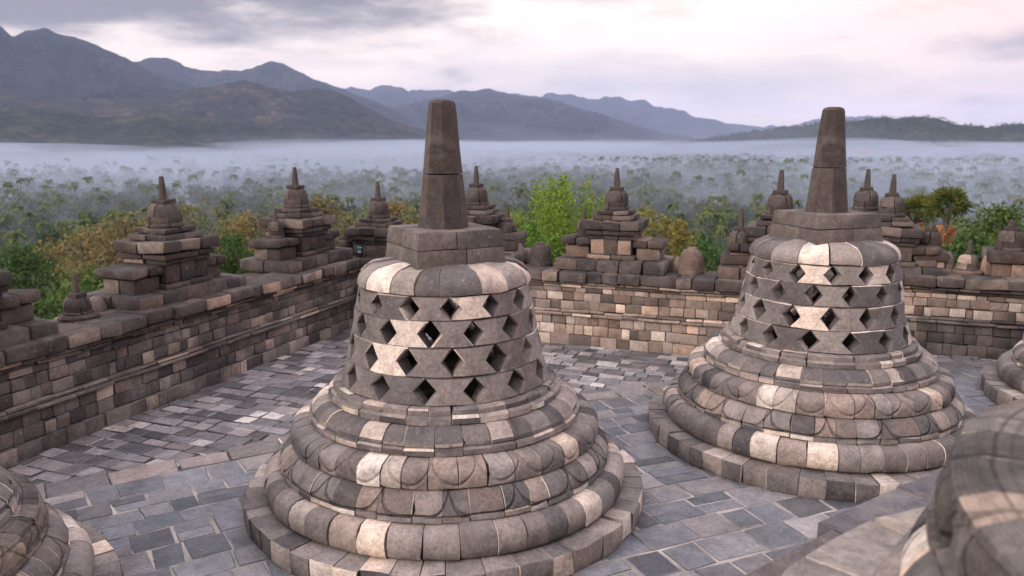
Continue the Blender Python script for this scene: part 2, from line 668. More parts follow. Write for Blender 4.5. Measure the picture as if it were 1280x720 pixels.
def leaf_mat(name, stops, trans=.35, patch=0.0):
    m, nt, b = mat_new(name)
    ge = N(nt, "ShaderNodeNewGeometry")
    oi = N(nt, "ShaderNodeObjectInfo")
    col = ramp(nt, ge.outputs["Random Per Island"], stops)
    tint = ramp(nt, oi.outputs["Random"], [(0, (.8, .9, .9)), (.5, (1, 1, 1)), (1, (1.25, 1.08, .85))])
    col = mixc(nt, 1.0, col, tint, "MULTIPLY")
    if patch:
        tc_ = N(nt, "ShaderNodeTexCoord")
        pn = mnoise(nt, tc_.outputs["Object"], patch, 5, .7)
        col = mixc(nt, 1.0, col, ramp(nt, pn, [(.34, (.55, .75, .85)), (.5, (1, 1, 1)), (.66, (1.6, 1.35, .9))]), "MULTIPLY")
    nt.links.new(col, b.inputs["Base Color"])
    b.inputs["Roughness"].default_value = .7
    b.inputs["Specular IOR Level"].default_value = .2
    t = N(nt, "ShaderNodeBsdfTranslucent")
    nt.links.new(col, t.inputs[0])
    ms = N(nt, "ShaderNodeMixShader")
    ms.inputs[0].default_value = trans
    nt.links.new(b.outputs[0], ms.inputs[1])
    nt.links.new(t.outputs[0], ms.inputs[2])
    nt.links.new(ms.outputs[0], nt.nodes["Material Output"].inputs[0])
    return m


LEAF_BRIGHT = leaf_mat("bright_leaf", [(0, (.06, .12, .022)), (.5, (.14, .24, .035)), (1, (.26, .36, .065))], .5)
LEAF_GREEN = leaf_mat("green_leaf", [(0, (.022, .05, .014)), (.5, (.05, .095, .022)), (1, (.095, .14, .035))])
LEAF_DARK = leaf_mat("dark_leaf", [(0, (.016, .036, .016)), (.6, (.035, .065, .024)), (1, (.07, .10, .035))])
LEAF_DRY = leaf_mat("dry_leaf", [(0, (.07, .065, .035)), (.4, (.135, .120, .055)), (.72, (.19, .155, .065)), (.86, (.25, .16, .06)), (1, (.13, .17, .05))])
LEAF_GOLD = leaf_mat("golden_leaf", [(0, (.11, .11, .035)), (.5, (.22, .19, .05)), (.85, (.32, .22, .05)), (1, (.16, .21, .05))])
LEAF_PALM = leaf_mat("palm_leaf", [(0, (.03, .055, .018)), (.6, (.065, .10, .028)), (1, (.13, .15, .05))])
LEAF_FAN = leaf_mat("fan_leaf", [(0, (.035, .06, .014)), (.6, (.085, .11, .024)), (1, (.19, .16, .035))], .4)
LEAF_DEAD = leaf_mat("dead_frond", [(0, (.15, .075, .04)), (.6, (.27, .135, .07)), (1, (.40, .23, .13))])
BARK = plain_mat("bark", (.05, .04, .032), (.12, .10, .085), 6)

# ------------------------------------------------------------------ layout (metres, camera above the origin)
MC = (10.6, -14.5)       # centre of the round terrace
RT = 26.4                # its lower edge radius
U = np.array((.9348, -.3552))
Vv = np.array((.3552, .9348))
WROT = atan2(U[1], U[0])


def pq(p, q, z=0):
    c = U * p + Vv * q
    return (c[0], c[1], z)


# ------------------------------------------------------------------ terrain and hills
def terrain_z(x, y):
    r = np.hypot(x, y)
    z = np.interp(r, [0, 14.5, 19, 32, 60, 100, 150, 250, 350, 1e5], [-.6, -.6, -8, -14, -20, -25, -32, -42, -45, -45])
    k = np.clip((r - 40) / 200, 0, 1)
    return z + k * (fbm(x / 160 + 40, y / 160 + 40, 4) - .5) * 7


def ground_mat():
    m, nt, b = mat_new("plain_ground")
    tc = N(nt, "ShaderNodeTexCoord")
    f = mnoise(nt, tc.outputs["Object"], .012, 9, .65)
    c = ramp(nt, f, [(.3, (.030, .045, .018)), (.5, (.055, .068, .026)), (.62, (.115, .105, .05)), (.75, (.16, .14, .085))])
    nt.links.new(c, b.inputs["Base Color"])
    b.inputs["Roughness"].default_value = 1
    b.inputs["Specular IOR Level"].default_value = .05
    return m


def hill_mat(name, forest, dry, amount, scale=.004):
    m, nt, b = mat_new(name)
    tc = N(nt, "ShaderNodeTexCoord")
    o = tc.outputs["Object"]
    f = mnoise(nt, o, scale, 10, .68, .6)
    c = ramp(nt, f, [(.3, tuple(v * .6 for v in forest)), (.5, forest), (.5 + .12 / amount, tuple((a + d) / 2 for a, d in zip(forest, dry))), (.5 + .25 / amount, dry)])
    vo = N(nt, "ShaderNodeTexVoronoi")
    vo.inputs["Scale"].default_value = .035
    nt.links.new(o, vo.inputs["Vector"])
    c = mixc(nt, .8, c, ramp(nt, vo.outputs["Distance"], [(.1, (1.5, 1.5, 1.35)), (.7, (.4, .42, .45))]), "MULTIPLY")
    nt.links.new(c, b.inputs["Base Color"])
    b.inputs["Roughness"].default_value = 1
    b.inputs["Specular IOR Level"].default_value = .05
    bp = N(nt, "ShaderNodeBump")
    bp.inputs["Strength"].default_value = .9
    bp.inputs["Distance"].default_value = 30
    h = mmath(nt, "ADD", mnoise(nt, o, .012, 8, .65), mmath(nt, "MULTIPLY", vo.outputs["Distance"], -.25))
    nt.links.new(h, bp.inputs["Height"])
    nt.links.new(bp.outputs[0], b.inputs["Normal"])
    return m


def polar_sheet(azs, rs, fz):
    A, RR = np.meshgrid(azs, rs, indexing="ij")
    X = RR * np.sin(A)
    Y = RR * np.cos(A)
    Z = fz(X, Y, A, RR)
    return np.stack([X, Y, Z], 2)


def sheet_obj(name, G, mat, closed=False):
    na, nr = G.shape[:2]
    idx = np.arange(na * nr).reshape(na, nr)
    if closed:
        idx = np.concatenate([idx, idx[:1]], 0)
    q = np.stack([idx[:-1, :-1], idx[1:, :-1], idx[1:, 1:], idx[:-1, 1:]], 2).reshape(-1, 4)[:, ::-1]
    me = bpy.data.meshes.new(name)
    me.vertices.add(na * nr)
    me.vertices.foreach_set("co", G.reshape(-1).astype(np.float32))
    n = len(q)
    me.loops.add(n * 4)
    me.loops.foreach_set("vertex_index", q.reshape(-1).astype(np.int32))
    me.polygons.add(n)
    me.polygons.foreach_set("loop_start", np.arange(0, n * 4, 4, dtype=np.int32))
    me.update(calc_edges=True)
    me.shade_smooth()
    me.materials.append(mat)
    o = bpy.data.objects.new(name, me)
    COL.objects.link(o)
    return o


azs = np.concatenate([np.linspace(-R(55), R(55), 420), np.linspace(R(56), R(304), 90)])
rs = np.concatenate([[0.3, 6, 12], np.geomspace(14.2, 15000, 170)])
terr = sheet_obj("terrain", polar_sheet(azs, rs, lambda X, Y, A, RR: terrain_z(X, Y)), ground_mat(), closed=True)
tag(terr, kind="structure")


def px2az(px, py=170):
    # picture column of the photograph at the horizon -> bearing
    return np.arctan((np.asarray(px, float) - 640) / 1012.0)


RIDGES = {}


def ridge(name, pts, D, W, mat, amp=.5, cell=260, rough=.07, seed=0.0, nr=110, na=560, back=None):
    px = np.array([p[0] for p in pts], float)
    py = np.array([p[1] for p in pts], float)
    a = np.linspace(px2az(px[0]), px2az(px[-1]), na)
    pc = np.tan(a) * 1012 + 640
    yy = np.interp(pc, px, py)
    # soften the polyline then add small-scale roughness
    k = np.ones(3) / 3
    ys = np.convolve(np.pad(yy, 1, mode="edge"), k, "valid")
    elv = np.arctan((175 - ys) / 995.0 * np.cos(a))
    Dl = D * (1 + .10 * (fbm(a * 6 + seed, a * 0 + seed, 3) - .5))
    hc = Dl * np.tan(elv) + EYE
    hc = hc + (fbm(a * D / 170 + seed, a * 0 + 2 * seed, 5) - .5) * (rough * np.maximum(hc + 45, 5) + 26 * D / 4000)
    s = np.linspace(-1, .8, nr)
    G = np.zeros((na, nr, 3))
    for j, sj in enumerate(s):
        r = Dl + sj * W
        x, y = r * np.sin(a), r * np.cos(a)
        f = max(0.0, 1 - abs(sj)) ** (1.15 if sj < 0 else .8)
        # spurs and valleys running down from the crest
        sp_ = fbm(a * D / cell + seed + 1.6 * fbm(x / cell, y / cell, 2), sj * W / (cell * 3.2) + seed, 5, ridged=True)
        z = -50 + (hc + 50) * f
        z = z + (sp_ - .62) * amp * (hc + 50) * min(1, (abs(sj)) * 3.0) * (1 - abs(sj)) ** .5 * 2.0
        z = np.minimum(z, hc + 3)
        z = np.where(z < -47, -60, z)
        G[:, j, 0], G[:, j, 1], G[:, j, 2] = x, y, z
    o = sheet_obj(name, G, mat)
    tag(o, kind="structure")
    RIDGES[name] = G
    return G


HM1 = hill_mat("dark_forest_hill", (.018, .019, .020), (.046, .036, .035), 1.0, .0035)
HM2 = hill_mat("dry_hill", (.024, .024, .019), (.115, .073, .056), 1.0, .006)
HM3 = hill_mat("green_hill", (.020, .026, .016), (.075, .06, .038), .9, .006)
ridge("mountain_ridge", [(-620, 60), (-300, 30), (-100, 42), (0, 38), (15, 38), (30, 50), (50, 44), (70, 42), (90, 50), (120, 60), (150, 72), (175, 83), (205, 96), (260, 116), (330, 140), (420, 165), (520, 183)], 3900, 1500, HM1, seed=1.3, cell=420)
ridge("mountain_ridge", [(60, 100), (120, 92), (175, 83), (195, 80), (215, 78), (240, 85), (280, 91), (320, 92), (332, 88), (345, 84), (358, 86), (372, 92), (410, 105), (440, 118), (475, 132), (525, 150), (620, 176)], 5200, 1500, HM1, seed=4.1, cell=480)
ridge("mountain_ridge", [(250, 130), (400, 116), (440, 112), (465, 113), (490, 108), (503, 110), (512, 117), (525, 115), (540, 112), (560, 114), (640, 124), (700, 150), (760, 178)], 8200, 2000, HM1, seed=7.7, cell=700)
ridge("mountain_ridge", [(380, 165), (450, 145), (500, 133), (550, 121), (575, 115), (610, 115), (640, 120), (690, 127), (740, 141), (790, 155), (840, 168), (900, 180)], 5600, 1700, HM1, seed=2.9, cell=420)
ridge("mountain_ridge", [(560, 140), (640, 119), (690, 121), (750, 124), (798, 125), (805, 126), (815, 133), (840, 138), (890, 150), (945, 160), (1010, 174)], 8800, 1900, HM1, seed=5.5, cell=700)
ridge("mountain_ridge", [(850, 178), (945, 161), (960, 157), (990, 156), (1020, 150), (1045, 147), (1065, 145), (1085, 145), (1110, 151), (1200, 160), (1290, 163), (1420, 150), (1600, 168)], 10500, 2000, HM1, seed=8.2, cell=800)
ridge("hill", [(-600, 125), (-300, 112), (-100, 120), (0, 119), (60, 125), (130, 128), (200, 122), (260, 112), (290, 105), (310, 102), (340, 111), (370, 116), (400, 112), (420, 115), (440, 125), (480, 146), (530, 164), (620, 182)], 3000, 800, HM2, amp=.26, seed=3.3, cell=230)
ridge("hill", [(-600, 140), (-200, 143), (0, 136), (60, 141), (130, 146), (200, 140), (250, 148), (300, 154), (400, 168), (520, 186)], 2350, 420, HM3, amp=.2, seed=6.1, cell=170)
G7 = ridge("hill", [(720, 200), (800, 186), (860, 177), (910, 169), (945, 164), (1000, 159), (1030, 156), (1055, 154), (1080, 150), (1100, 147), (1120, 149), (1138, 147), (1155, 146), (1175, 150), (1190, 155), (1230, 161), (1255, 158), (1280, 157), (1400, 146), (1560, 156), (1700, 165)], 2700, 800, HM3, amp=.2, seed=9.4, cell=210)

# ------------------------------------------------------------------ haze and valley mist
def vol_mat(name, dens, col, aniso=0.0):
    m = bpy.data.materials.new(name)
    m.use_nodes = True
    nt = m.node_tree
    nt.nodes.clear()
    o = nt.nodes.new("ShaderNodeOutputMaterial")
    v = nt.nodes.new("ShaderNodeVolumePrincipled")
    v.inputs["Color"].default_value = (*col, 1)
    v.inputs["Density"].default_value = dens
    v.inputs["Anisotropy"].default_value = aniso
    nt.links.new(v.outputs[0], o.inputs["Volume"])
    return m


hb = MB()
X0, Y0, Y1, Z0, Z1 = 15500, -15500, 15500, -62, 640
hb.add([(-X0, Y0, Z0), (X0, Y0, Z0), (X0, Y1, Z0), (-X0, Y1, Z0), (-X0, Y0, Z1), (X0, Y0, Z1), (X0, Y1, Z1), (-X0, Y1, Z1)],
       [(3, 2, 1, 0), (4, 5, 6, 7), (0, 1, 5, 4), (1, 2, 6, 5), (2, 3, 7, 6), (3, 0, 4, 7)])
haze = hb.build("haze", vol_mat("haze_air", 6.2e-5, (.52, .64, .95)), sharp=0)
tag(haze, kind="stuff")


def mist_bank(name, az0, az1, r0, r1, top, amp, dens, seed, nx=150, nr=110, sx=260, sy=130, col=(.385, .44, .56)):
    a = np.linspace(R(az0), R(az1), nx)
    rr = np.geomspace(r0, r1, nr)
    A, RR = np.meshgrid(a, rr, indexing="ij")
    X, Y = RR * np.sin(A), RR * np.cos(A)
    Zt = np.interp(RR, [t[0] for t in top], [t[1] for t in top]) + (fbm(X / sx + seed, Y / sy + seed, 5) - .5) * amp * 2 * (1 + np.clip(RR - 700, 0, None) / 1000)
    e = np.minimum(np.clip((A - a[0]) / R(3), 0, 1), np.clip((a[-1] - A) / R(3), 0, 1))
    Zb = -56.0
    Zt = Zb + .5 + (np.maximum(Zt, Zb + 1) - Zb) * e
    n = nx * nr
    V = np.concatenate([np.stack([X, Y, Zt], 2).reshape(-1, 3), np.stack([X, Y, np.full_like(X, Zb)], 2).reshape(-1, 3)])
    idx = np.arange(n).reshape(nx, nr)
    q = np.stack([idx[:-1, :-1], idx[1:, :-1], idx[1:, 1:], idx[:-1, 1:]], 2).reshape(-1, 4)
    F = [tuple(t) for t in q.tolist()] + [tuple(i + n for i in reversed(t)) for t in q.tolist()]
    per = list(idx[:, 0]) + list(idx[-1, 1:]) + list(idx[-2::-1, -1]) + list(idx[0, -2:0:-1])
    for i in range(len(per)):
        p0, p1 = int(per[i]), int(per[(i + 1) % len(per)])
        F.append((p1, p0, p0 + n, p1 + n))
    mb = MB()
    mb.add(V, F)
    o = mb.build(name, vol_mat(name + "_air", dens, col), sharp=0)
    tag(o, kind="stuff")
    return o


mist_bank("valley_mist", -62, 62, 170, 4600, [(170, -54), (260, -36), (420, -21), (1000, -17), (1800, -17), (3000, -16), (4600, -30)], 14.0, .0021, 2.2, sx=360, sy=210)
mist_bank("ground_mist", -62, 62, 340, 4200, [(340, -52), (480, -46), (800, -41), (1500, -36), (4200, -40)], 15.0, .0014, 5.2, sx=260, sy=90)
mist_bank("hill_foot_mist", -62, 62, 1000, 4800, [(1000, -45), (1500, -10), (2300, 8), (3200, 20), (4800, -40)], 50.0, .00024, 7.1, sx=620, sy=400)


def wisps(n, seed):
    g = np.random.default_rng(seed)
    mb = MB()
    m_, k_ = 28, 14
    th_ = np.linspace(0, 2 * pi, m_, endpoint=False)
    ph_ = np.linspace(-pi / 2, pi / 2, k_)
    for i in range(n):
        a = g.uniform(-R(40), R(40))
        r = 360 + 1900 * g.random() ** 1.6
        sx, sy, sz = r * g.uniform(.10, .26), r * g.uniform(.05, .12), g.uniform(7, 13) * (1 + r / 2500)
        c = np.array([r * sin(a), r * cos(a), -45 + g.uniform(8, 17) + r * .008])
        V = []
        for p_ in ph_:
            for t in th_:
                V.append((cos(t) * cos(p_), sin(t) * cos(p_), sin(p_)))
        V = np.array(V)
        rough = 1 + (fbm(V[:, 0] * 1.6 + i * 3.1 + 9, V[:, 1] * 1.6 + V[:, 2] * 1.3 + i, 4) - .5) * 1.1
        V = V * rough[:, None] * np.array([sx, sy, sz])
        ca, sa = cos(-a), sin(-a)
        V = np.stack([V[:, 0] * ca - V[:, 1] * sa, V[:, 0] * sa + V[:, 1] * ca, V[:, 2]], 1) + c
        F = []
        for j in range(k_ - 1):
            for q in range(m_):
                q2 = (q + 1) % m_
                F.append((j * m_ + q, j * m_ + q2, (j + 1) * m_ + q2, (j + 1) * m_ + q))
        mb.add(V, F)
    tag(mb.build("mist_wisps", vol_mat("wisp_air", .0036, (.46, .53, .67)), sharp=0), kind="stuff")


wisps(32, 4)

# ------------------------------------------------------------------ stupas
def bell_course(mb, z0, z1, r0, r1, N_, a_off, rnd, hw=.235, th=.17):
    P = 2 * pi / N_
    rows = [(0, 1), (.035, 0), (.27, 0), (.5, 0), (.73, 0), (.965, 0), (1, 1)]
    cols = [(-1, 1), (-.9, 0), (-.5, 0), (0, 0), (.5, 0), (.9, 0), (1, 1)]
    c = .010

    def halfw(t):
        if t < .035 or t > .965:
            return .5 - .010
        k = (.5 - abs(t - .5) - .035) / .465
        return .5 - .010 - hw * k
    for i in range(N_):
        ac = a_off + (i + .5) * P + rnd.uniform(-.012, .012)
        off = rnd.uniform(-.006, .006)
        zo = rnd.uniform(-.002, .002)
        sk = rnd.uniform(-.05, .05)
        V, F = [], []
        nr, nc = len(rows), len(cols)
        for side in (0, 1):
            for t, te in rows:
                z = z0 + (z1 - z0) * (.004 + t * .992)
                r = r0 + (r1 - r0) * t
                hwv = halfw(t)
                for s, se in cols:
                    a = ac + (s * hwv + sk * (t - .5) * .2) * P
                    rr = (r + off - (c if (te or se) else 0)) if side == 0 else r - th
                    V.append((rr * cos(a), rr * sin(a), z + zo))
        n = nr * nc
        for j in range(nr - 1):
            for k in range(nc - 1):
                q = (j * nc + k, j * nc + k + 1, (j + 1) * nc + k + 1, (j + 1) * nc + k)
                F.append(q)
                F.append(tuple(x + n for x in reversed(q)))
        per = [k for k in range(nc)] + [j * nc + nc - 1 for j in range(1, nr)] + [(nr - 1) * nc + k for k in range(nc - 2, -1, -1)] + [j * nc for j in range(nr - 2, 0, -1)]
        for k in range(len(per)):
            p0, p1 = per[k], per[(k + 1) % len(per)]
            F.append((p1, p0, p0 + n, p1 + n))
        V = wob(np.array(V), .006, 7, rnd.random())
        mb.add(V, F)


def arc(r0, z0, r1, z1, n, bulge):
    """quarter-ish bulging curve from (r0,z0) to (r1,z1)"""
    out = []
    for i in range(n + 1):
        t = i / n
        x = r0 + (r1 - r0) * t
        z = z0 + (z1 - z0) * t
        b = sin(pi * t) * bulge
        dx, dz = r1 - r0, z1 - z0
        L = hypot(dx, dz)
        out.append((x + dz / L * b, z - dx / L * b))
    return out


def stupa(label, loc, seed, face, ornate=False, low=False):
    """bell-shaped perforated stupa; face = bearing (radians, math angle) the square box looks towards"""
    rnd = random.Random(seed)
    t = thing("perforated_stupa", label, "stupa", loc, 0, "bell shaped stone stupas on the round terraces")

    def ring(name, prof, n, mat, **k):
        mb = MB()
        if low and name in ("base_roll", "lotus_ring"):
            k_ = .93 if name == "base_roll" else .965
            prof = [(r_ * k_, z_) for r_, z_ in prof]
        if low and name == "upper_moulding":      # a lower, narrower moulding
            prof = [(r_ * .93 if r_ > 1 else r_ * .9, .889 + (z_ - .889) * .55) for r_, z_ in prof]
        ring_blocks(mb, prof, n, rnd, a_off=rnd.uniform(0, 1), **k)
        return mb.build(name, mat, t, uv=True)
    # plinth
    ring("plinth", [(1.35, .0), (1.875, .0), (1.89, .03), (1.892, .19), (1.885, .205), (1.35, .205)], 32 if loc[2] > 1 else 46, M_PALE if loc[2] > 1 else M_ST, dr=.012, dz=.006, wobble=.008, ch=.005, gap=.0012)
    ring("base_roll", [(1.30, .207), (1.63, .207), (1.678, .214), (1.702, .24), (1.713, .31), (1.706, .37), (1.68, .418), (1.63, .446), (1.56, .453), (1.30, .453)], 44, M_ST, dr=.006, dz=.002, ch=.005, wobble=.006, gap=.0012)
    ring("lotus_ring", [(1.2, .455), (1.550, .455), (1.558, .462), (1.558, .500), (1.540, .508), (1.556, .522), (1.550, .55), (1.528, .592), (1.49, .636), (1.445, .668), (1.40, .675), (1.2, .675)], 42, M_PETAL, dr=.004, dz=.0015, ch=.005, gap=.0012, wobble=.004)
    ring("carved_band", [(1.1, .677), (1.43, .677), (1.447, .684), (1.447, .706), (1.424, .716), (1.434, .755), (1.424, .80), (1.395, .83), (1.412, .836), (1.404, .856), (1.33, .882), (1.1, .886)] if ornate else [(1.1, .677), (1.415, .677), (1.440, .688), (1.448, .715), (1.448, .775), (1.436, .822), (1.405, .853), (1.345, .872), (1.27, .884), (1.1, .886)], 40, M_ORN if ornate else M_BAND, dr=.005, dz=.0015, ch=.005, gap=.0012, wobble=.005)
    ring("upper_moulding", [(.95, .888), (1.268, .888), (1.274, .894), (1.274, .938), (1.262, .948), (1.240, .952), (1.250, .962), (1.250, .990), (1.236, 1.002), (1.216, 1.030), (1.176, 1.064), (1.12, 1.083), (.95, 1.085)], 38, M_ST, dr=.004, dz=.001, ch=.005, gap=.0012, wobble=.004)
    mb = MB()
    ring_blocks(mb, [(.8, 1.087), (1.088, 1.087), (1.094, 1.093), (1.092, 1.138), (1.078, 1.152), (1.048, 1.156), (1.050, 1.166), (1.046, 1.198), (1.030, 1.211), (.8, 1.212)], 32, rnd, a_off=rnd.uniform(0, 1), dr=.004, dz=.001, ch=.005, gap=.0012, wobble=.004)
    mb.build("bell_footing", M_ST, t, uv=True)
    fl = MB()
    lathe(fl, [(.1, 1.10), (.9, 1.10), (.9, 1.19), (.1, 1.19)], 32)
    fl.build("inner_floor", M_CORE, t)
    # lattice courses
    zs = [1.214, 1.440, 1.683, 1.906, 2.108]
    rr = [.980, .914, .864, .826, .786]
    P = 2 * pi / 14
    for k in range(4):
        mb = MB()
        base = -R(85) - P * 14 + R((4, 16.5, 4, 15)[3 - k]) - (0 if ornate else 0)
        if seed != 1:
            base = rnd.uniform(0, 6)
            base = (k % 2) * P / 2 + seed
        bell_course(mb, zs[k], zs[k + 1], rr[k], rr[k + 1], 14, base, rnd)
        mb.build("lattice_course", M_BELL, t)
    mb = MB()
    ring_blocks(mb, [(.60, 2.112), (.788, 2.112), (.800, 2.122), (.802, 2.155), (.786, 2.205), (.745, 2.252), (.67, 2.292), (.50, 2.32), (.40, 2.325), (.40, 2.20)], 17, rnd, a_off=rnd.uniform(0, 1), dr=.005, dz=.002, ch=.005, gap=.0012)
    mb.build("bell_cap", M_BELL, t, uv=True)
    # square box: two courses of large stones
    cz, sz = cos(face), sin(face)
    mb = MB()
    for z0, z1, w0, w1 in ((2.275, 2.455, .872, .835), (2.458, 2.612, .835, .795)):
        for (fx0, fx1, fy0, fy1) in (((-.5, .12, -.5, .05), (.12, .5, -.5, .05), (-.5, -.1, .05, .5), (-.1, .5, .05, .5)) if z0 < 2.3 else ((-.5, -.02, -.5, -.05), (-.02, .5, -.5, -.05), (-.5, .15, -.05, .5), (.15, .5, -.05, .5))):
            V0 = []
            tmp = MB()
            g = .0025
            sx, sy = (fx1 - fx0) - g / w0, (fy1 - fy0) - g / w0
            stone(tmp, ((fx0 + fx1) / 2, (fy0 + fy1) / 2, 0), (sx, sy, z1 - z0), ch=.010, wobble=0)
            V = tmp.v[0]
            tz = (V[:, 2] + (z1 - z0) / 2) / (z1 - z0)
            ww = w0 + (w1 - w0) * tz
            x, y, z = V[:, 0] * ww, V[:, 1] * ww, z0 + tz * (z1 - z0)
            V = np.stack([x * cz - y * sz, x * sz + y * cz, z], 1)
            mb.add(wob(V, .004, 6, rnd.random()), TF)
    mb.build("square_box", M_BOX, t)
    mb = MB()
    for z0, z1, r0, r1, top in ((2.600, 3.095, .220, .172, 0), (3.098, 3.755, .170, .111, 1)):
        prof = [(0.02, z0), (r0 - .006, z0), (r0, z0 + .006)]
        for k in range(1, 6):
            tt = k / 6
            prof.append((r0 + (r1 - r0) * tt, z0 + (z1 - z0) * tt))
        if top:
            prof += [(r1, z1 - .035), (r1 - .012, z1 - .014), (r1 - .04, z1 - .002), (.02, z1)]
        else:
            prof += [(r1, z1 - .006), (r1 - .006, z1), (.02, z1)]
        n = len(prof)
        V, F = [], []
        sub = []
        for k in range(8):
            a = face + pi / 8 + k * pi / 4
            sub += [(a - R(1.6), 1.0), (a + R(1.6), 1.0)]
        m = len(sub)
        for a, s in sub:
            for r, z in prof:
                V.append((r * cos(a) * 1.06, r * sin(a) * 1.06, z))
        for i in range(m):
            j = (i + 1) % m
            for k in range(n - 1):
                F.append((i * n + k, j * n + k, j * n + k + 1, i * n + k + 1))
        F.append(tuple(i * n + n - 1 for i in range(m)))
        F.append(tuple(i * n for i in reversed(range(m))))
        mb.add(wob(np.array(V), .004, 5, rnd.random()), F)
    mb.build("spire", M_SPIRE, t, sharp=15)
    return t


def face_to(x, y):
    return atan2(MC[1] - y, MC[0] - x)


SP = [(-.63, 7.32), (3.53, 8.95), (8.22, 9.82), (-4.62, 4.66)]
stupa("whole bell stupa with patchwork of pale blocks in the middle of the courtyard", (*SP[0], 0), 1, face_to(*SP[0]))
stupa("second whole bell stupa, further back on the right in front of the far wall", (*SP[1], 0), 2, face_to(*SP[1]))
stupa("stupa cut off by the right picture edge, its plinth near the dark wall", (*SP[2], 0), 3, face_to(*SP[2]))
stupa("stupa at the lower left corner, only carved rings of its base in view", (*SP[3], 0), 4, face_to(*SP[3]), ornate=True)
stupa("close blurred stupa at the lower right, carved bands and pale plinth on the raised terrace", (2.42, 1.36, 1.69), 5, face_to(2.42, 1.36), ornate=True, low=True)

# ------------------------------------------------------------------ pavements
def slab(mb, C, z, ch, rnd, tilt, depth=.05):
    """flat paving stone from 4 corner points (x,y), chamfered top"""
    C = np.array(C, float)
    c = C.mean(0)
    d = C - c
    L = np.linalg.norm(d, axis=1, keepdims=True)
    I = c + d * (1 - ch * 1.4 / L)
    tx, ty = rnd.uniform(-tilt, tilt), rnd.uniform(-tilt, tilt)

    def zz(P, dz):
        return np.concatenate([P, (z + dz + (P - c) @ np.array([tx, ty]))[:, None]], 1)
    # subdivide the outline once for an irregular edge
    def ring(P, j):
        out = []
        for i in range(4):
            a, b = P[i], P[(i + 1) % 4]
            out += [a, (a * 2 + b) / 3 + j[i][0], (a + 2 * b) / 3 + j[i][1]]
        return np.array(out)
    j = [[np.array([rnd.uniform(-1, 1), rnd.uniform(-1, 1)]) * ch * .45 for _ in range(2)] for _ in range(4)]
    Ot, It = ring(C, j), ring(I, j)
    V = np.concatenate([zz(It, 0), zz(Ot, -ch * .8), zz(Ot, -depth)])
    F = [tuple(range(12))]
    for k in range(12):
        k2 = (k + 1) % 12
        F.append((k, 12 + k, 12 + k2, k2))
        F.append((12 + k, 24 + k, 24 + k2, 12 + k2))
    mb.add(V, F)


rnd = random.Random(5)
mbi = MB()
r = 20.8
while r < RT - .05:
    dr_ = min(rnd.uniform(.25, .39), RT - r)
    if RT - r - dr_ < .2:
        dr_ = RT - r
    a = R(88) + rnd.uniform(0, .02)
    while a < R(160):
        wd = rnd.uniform(.23, .54) / r
        g = rnd.uniform(.003, .013)
        pts = []
        for (rr_, aa) in ((r + g, a + g / r), (r + dr_ - g, a + g / r), (r + dr_ - g, a + wd - g / r), (r + g, a + wd - g / r)):
            jx, jy = rnd.uniform(-.02, .02), rnd.uniform(-.02, .02)
            pts.append((MC[0] + rr_ * cos(aa) + jx, MC[1] + rr_ * sin(aa) + jy))
        # now and then a slab is cut in two
        if rnd.random() < .15:
            p = np.array(pts)
            m1, m2 = (p[0] + p[1]) / 2, (p[2] + p[3]) / 2
            slab(mbi, [p[0], m1 - (p[1] - p[0]) * .015, m2 + (p[3] - p[2]) * .015, p[3]][::-1], rnd.uniform(-.004, .004), .008, rnd, .006)
            slab(mbi, [m1 + (p[1] - p[0]) * .015, p[1], p[2], m2 - (p[3] - p[2]) * .015][::-1], rnd.uniform(-.004, .004), .008, rnd, .006)
        else:
            slab(mbi, pts[::-1], rnd.uniform(-.004, .004), .008, rnd, .006)
        a += wd
    r += dr_
tag(mbi.build("terrace_pavement", M_PI, sharp=25), kind="structure")
mbe = MB()
a = R(88)
while a < R(160):
    wd = rnd.uniform(.3, .75) / RT
    dd = rnd.uniform(.28, .5)
    pts = [(MC[0] + rr_ * cos(aa) + rnd.uniform(-.02, .02), MC[1] + rr_ * sin(aa) + rnd.uniform(-.02, .02)) for rr_, aa in ((RT + .015, a + .0006), (RT + dd, a + .0006), (RT + dd, a + wd - .0006), (RT + .015, a + wd - .0006))]
    slab(mbe, pts[::-1], -.002 + rnd.uniform(-.004, .005), .010, rnd, .008)
    a += wd
tag(mbe.build("terrace_border", M_PE, sharp=25), kind="structure")
mbo = MB()
q = 1.0
while q < 14.2:
    dq = rnd.uniform(.16, .26)
    p = -7.95 + rnd.uniform(0, .2)
    while p < 7.5:
        wd = rnd.uniform(.17, .42)
        c = U * (p + wd / 2) + Vv * (q + dq / 2)
        rad = hypot(c[0] - MC[0], c[1] - MC[1])
        if rad > RT + .26 and not (q > 12.75 and p < -.4):
            g = rnd.uniform(.004, .012)
            P4 = [U * pp + Vv * qq + np.array([rnd.uniform(-.018, .018), rnd.uniform(-.018, .018)]) for pp, qq in ((p + g, q + g), (p + wd - g, q + g), (p + wd - g, q + dq - g), (p + g, q + dq - g))]
            slab(mbo, P4, -.012 + rnd.uniform(-.005, .005), .007, rnd, .008)
        p += wd
    q += dq
tag(mbo.build("courtyard_paving", M_PO, sharp=25), kind="structure")


def disc_sheet(name, pts, z, mat):
    mb = MB()
    mb.add([(x, y, z) for x, y in pts], [tuple(range(len(pts)))])
    return tag(mb.build(name, mat, sharp=0), kind="structure")


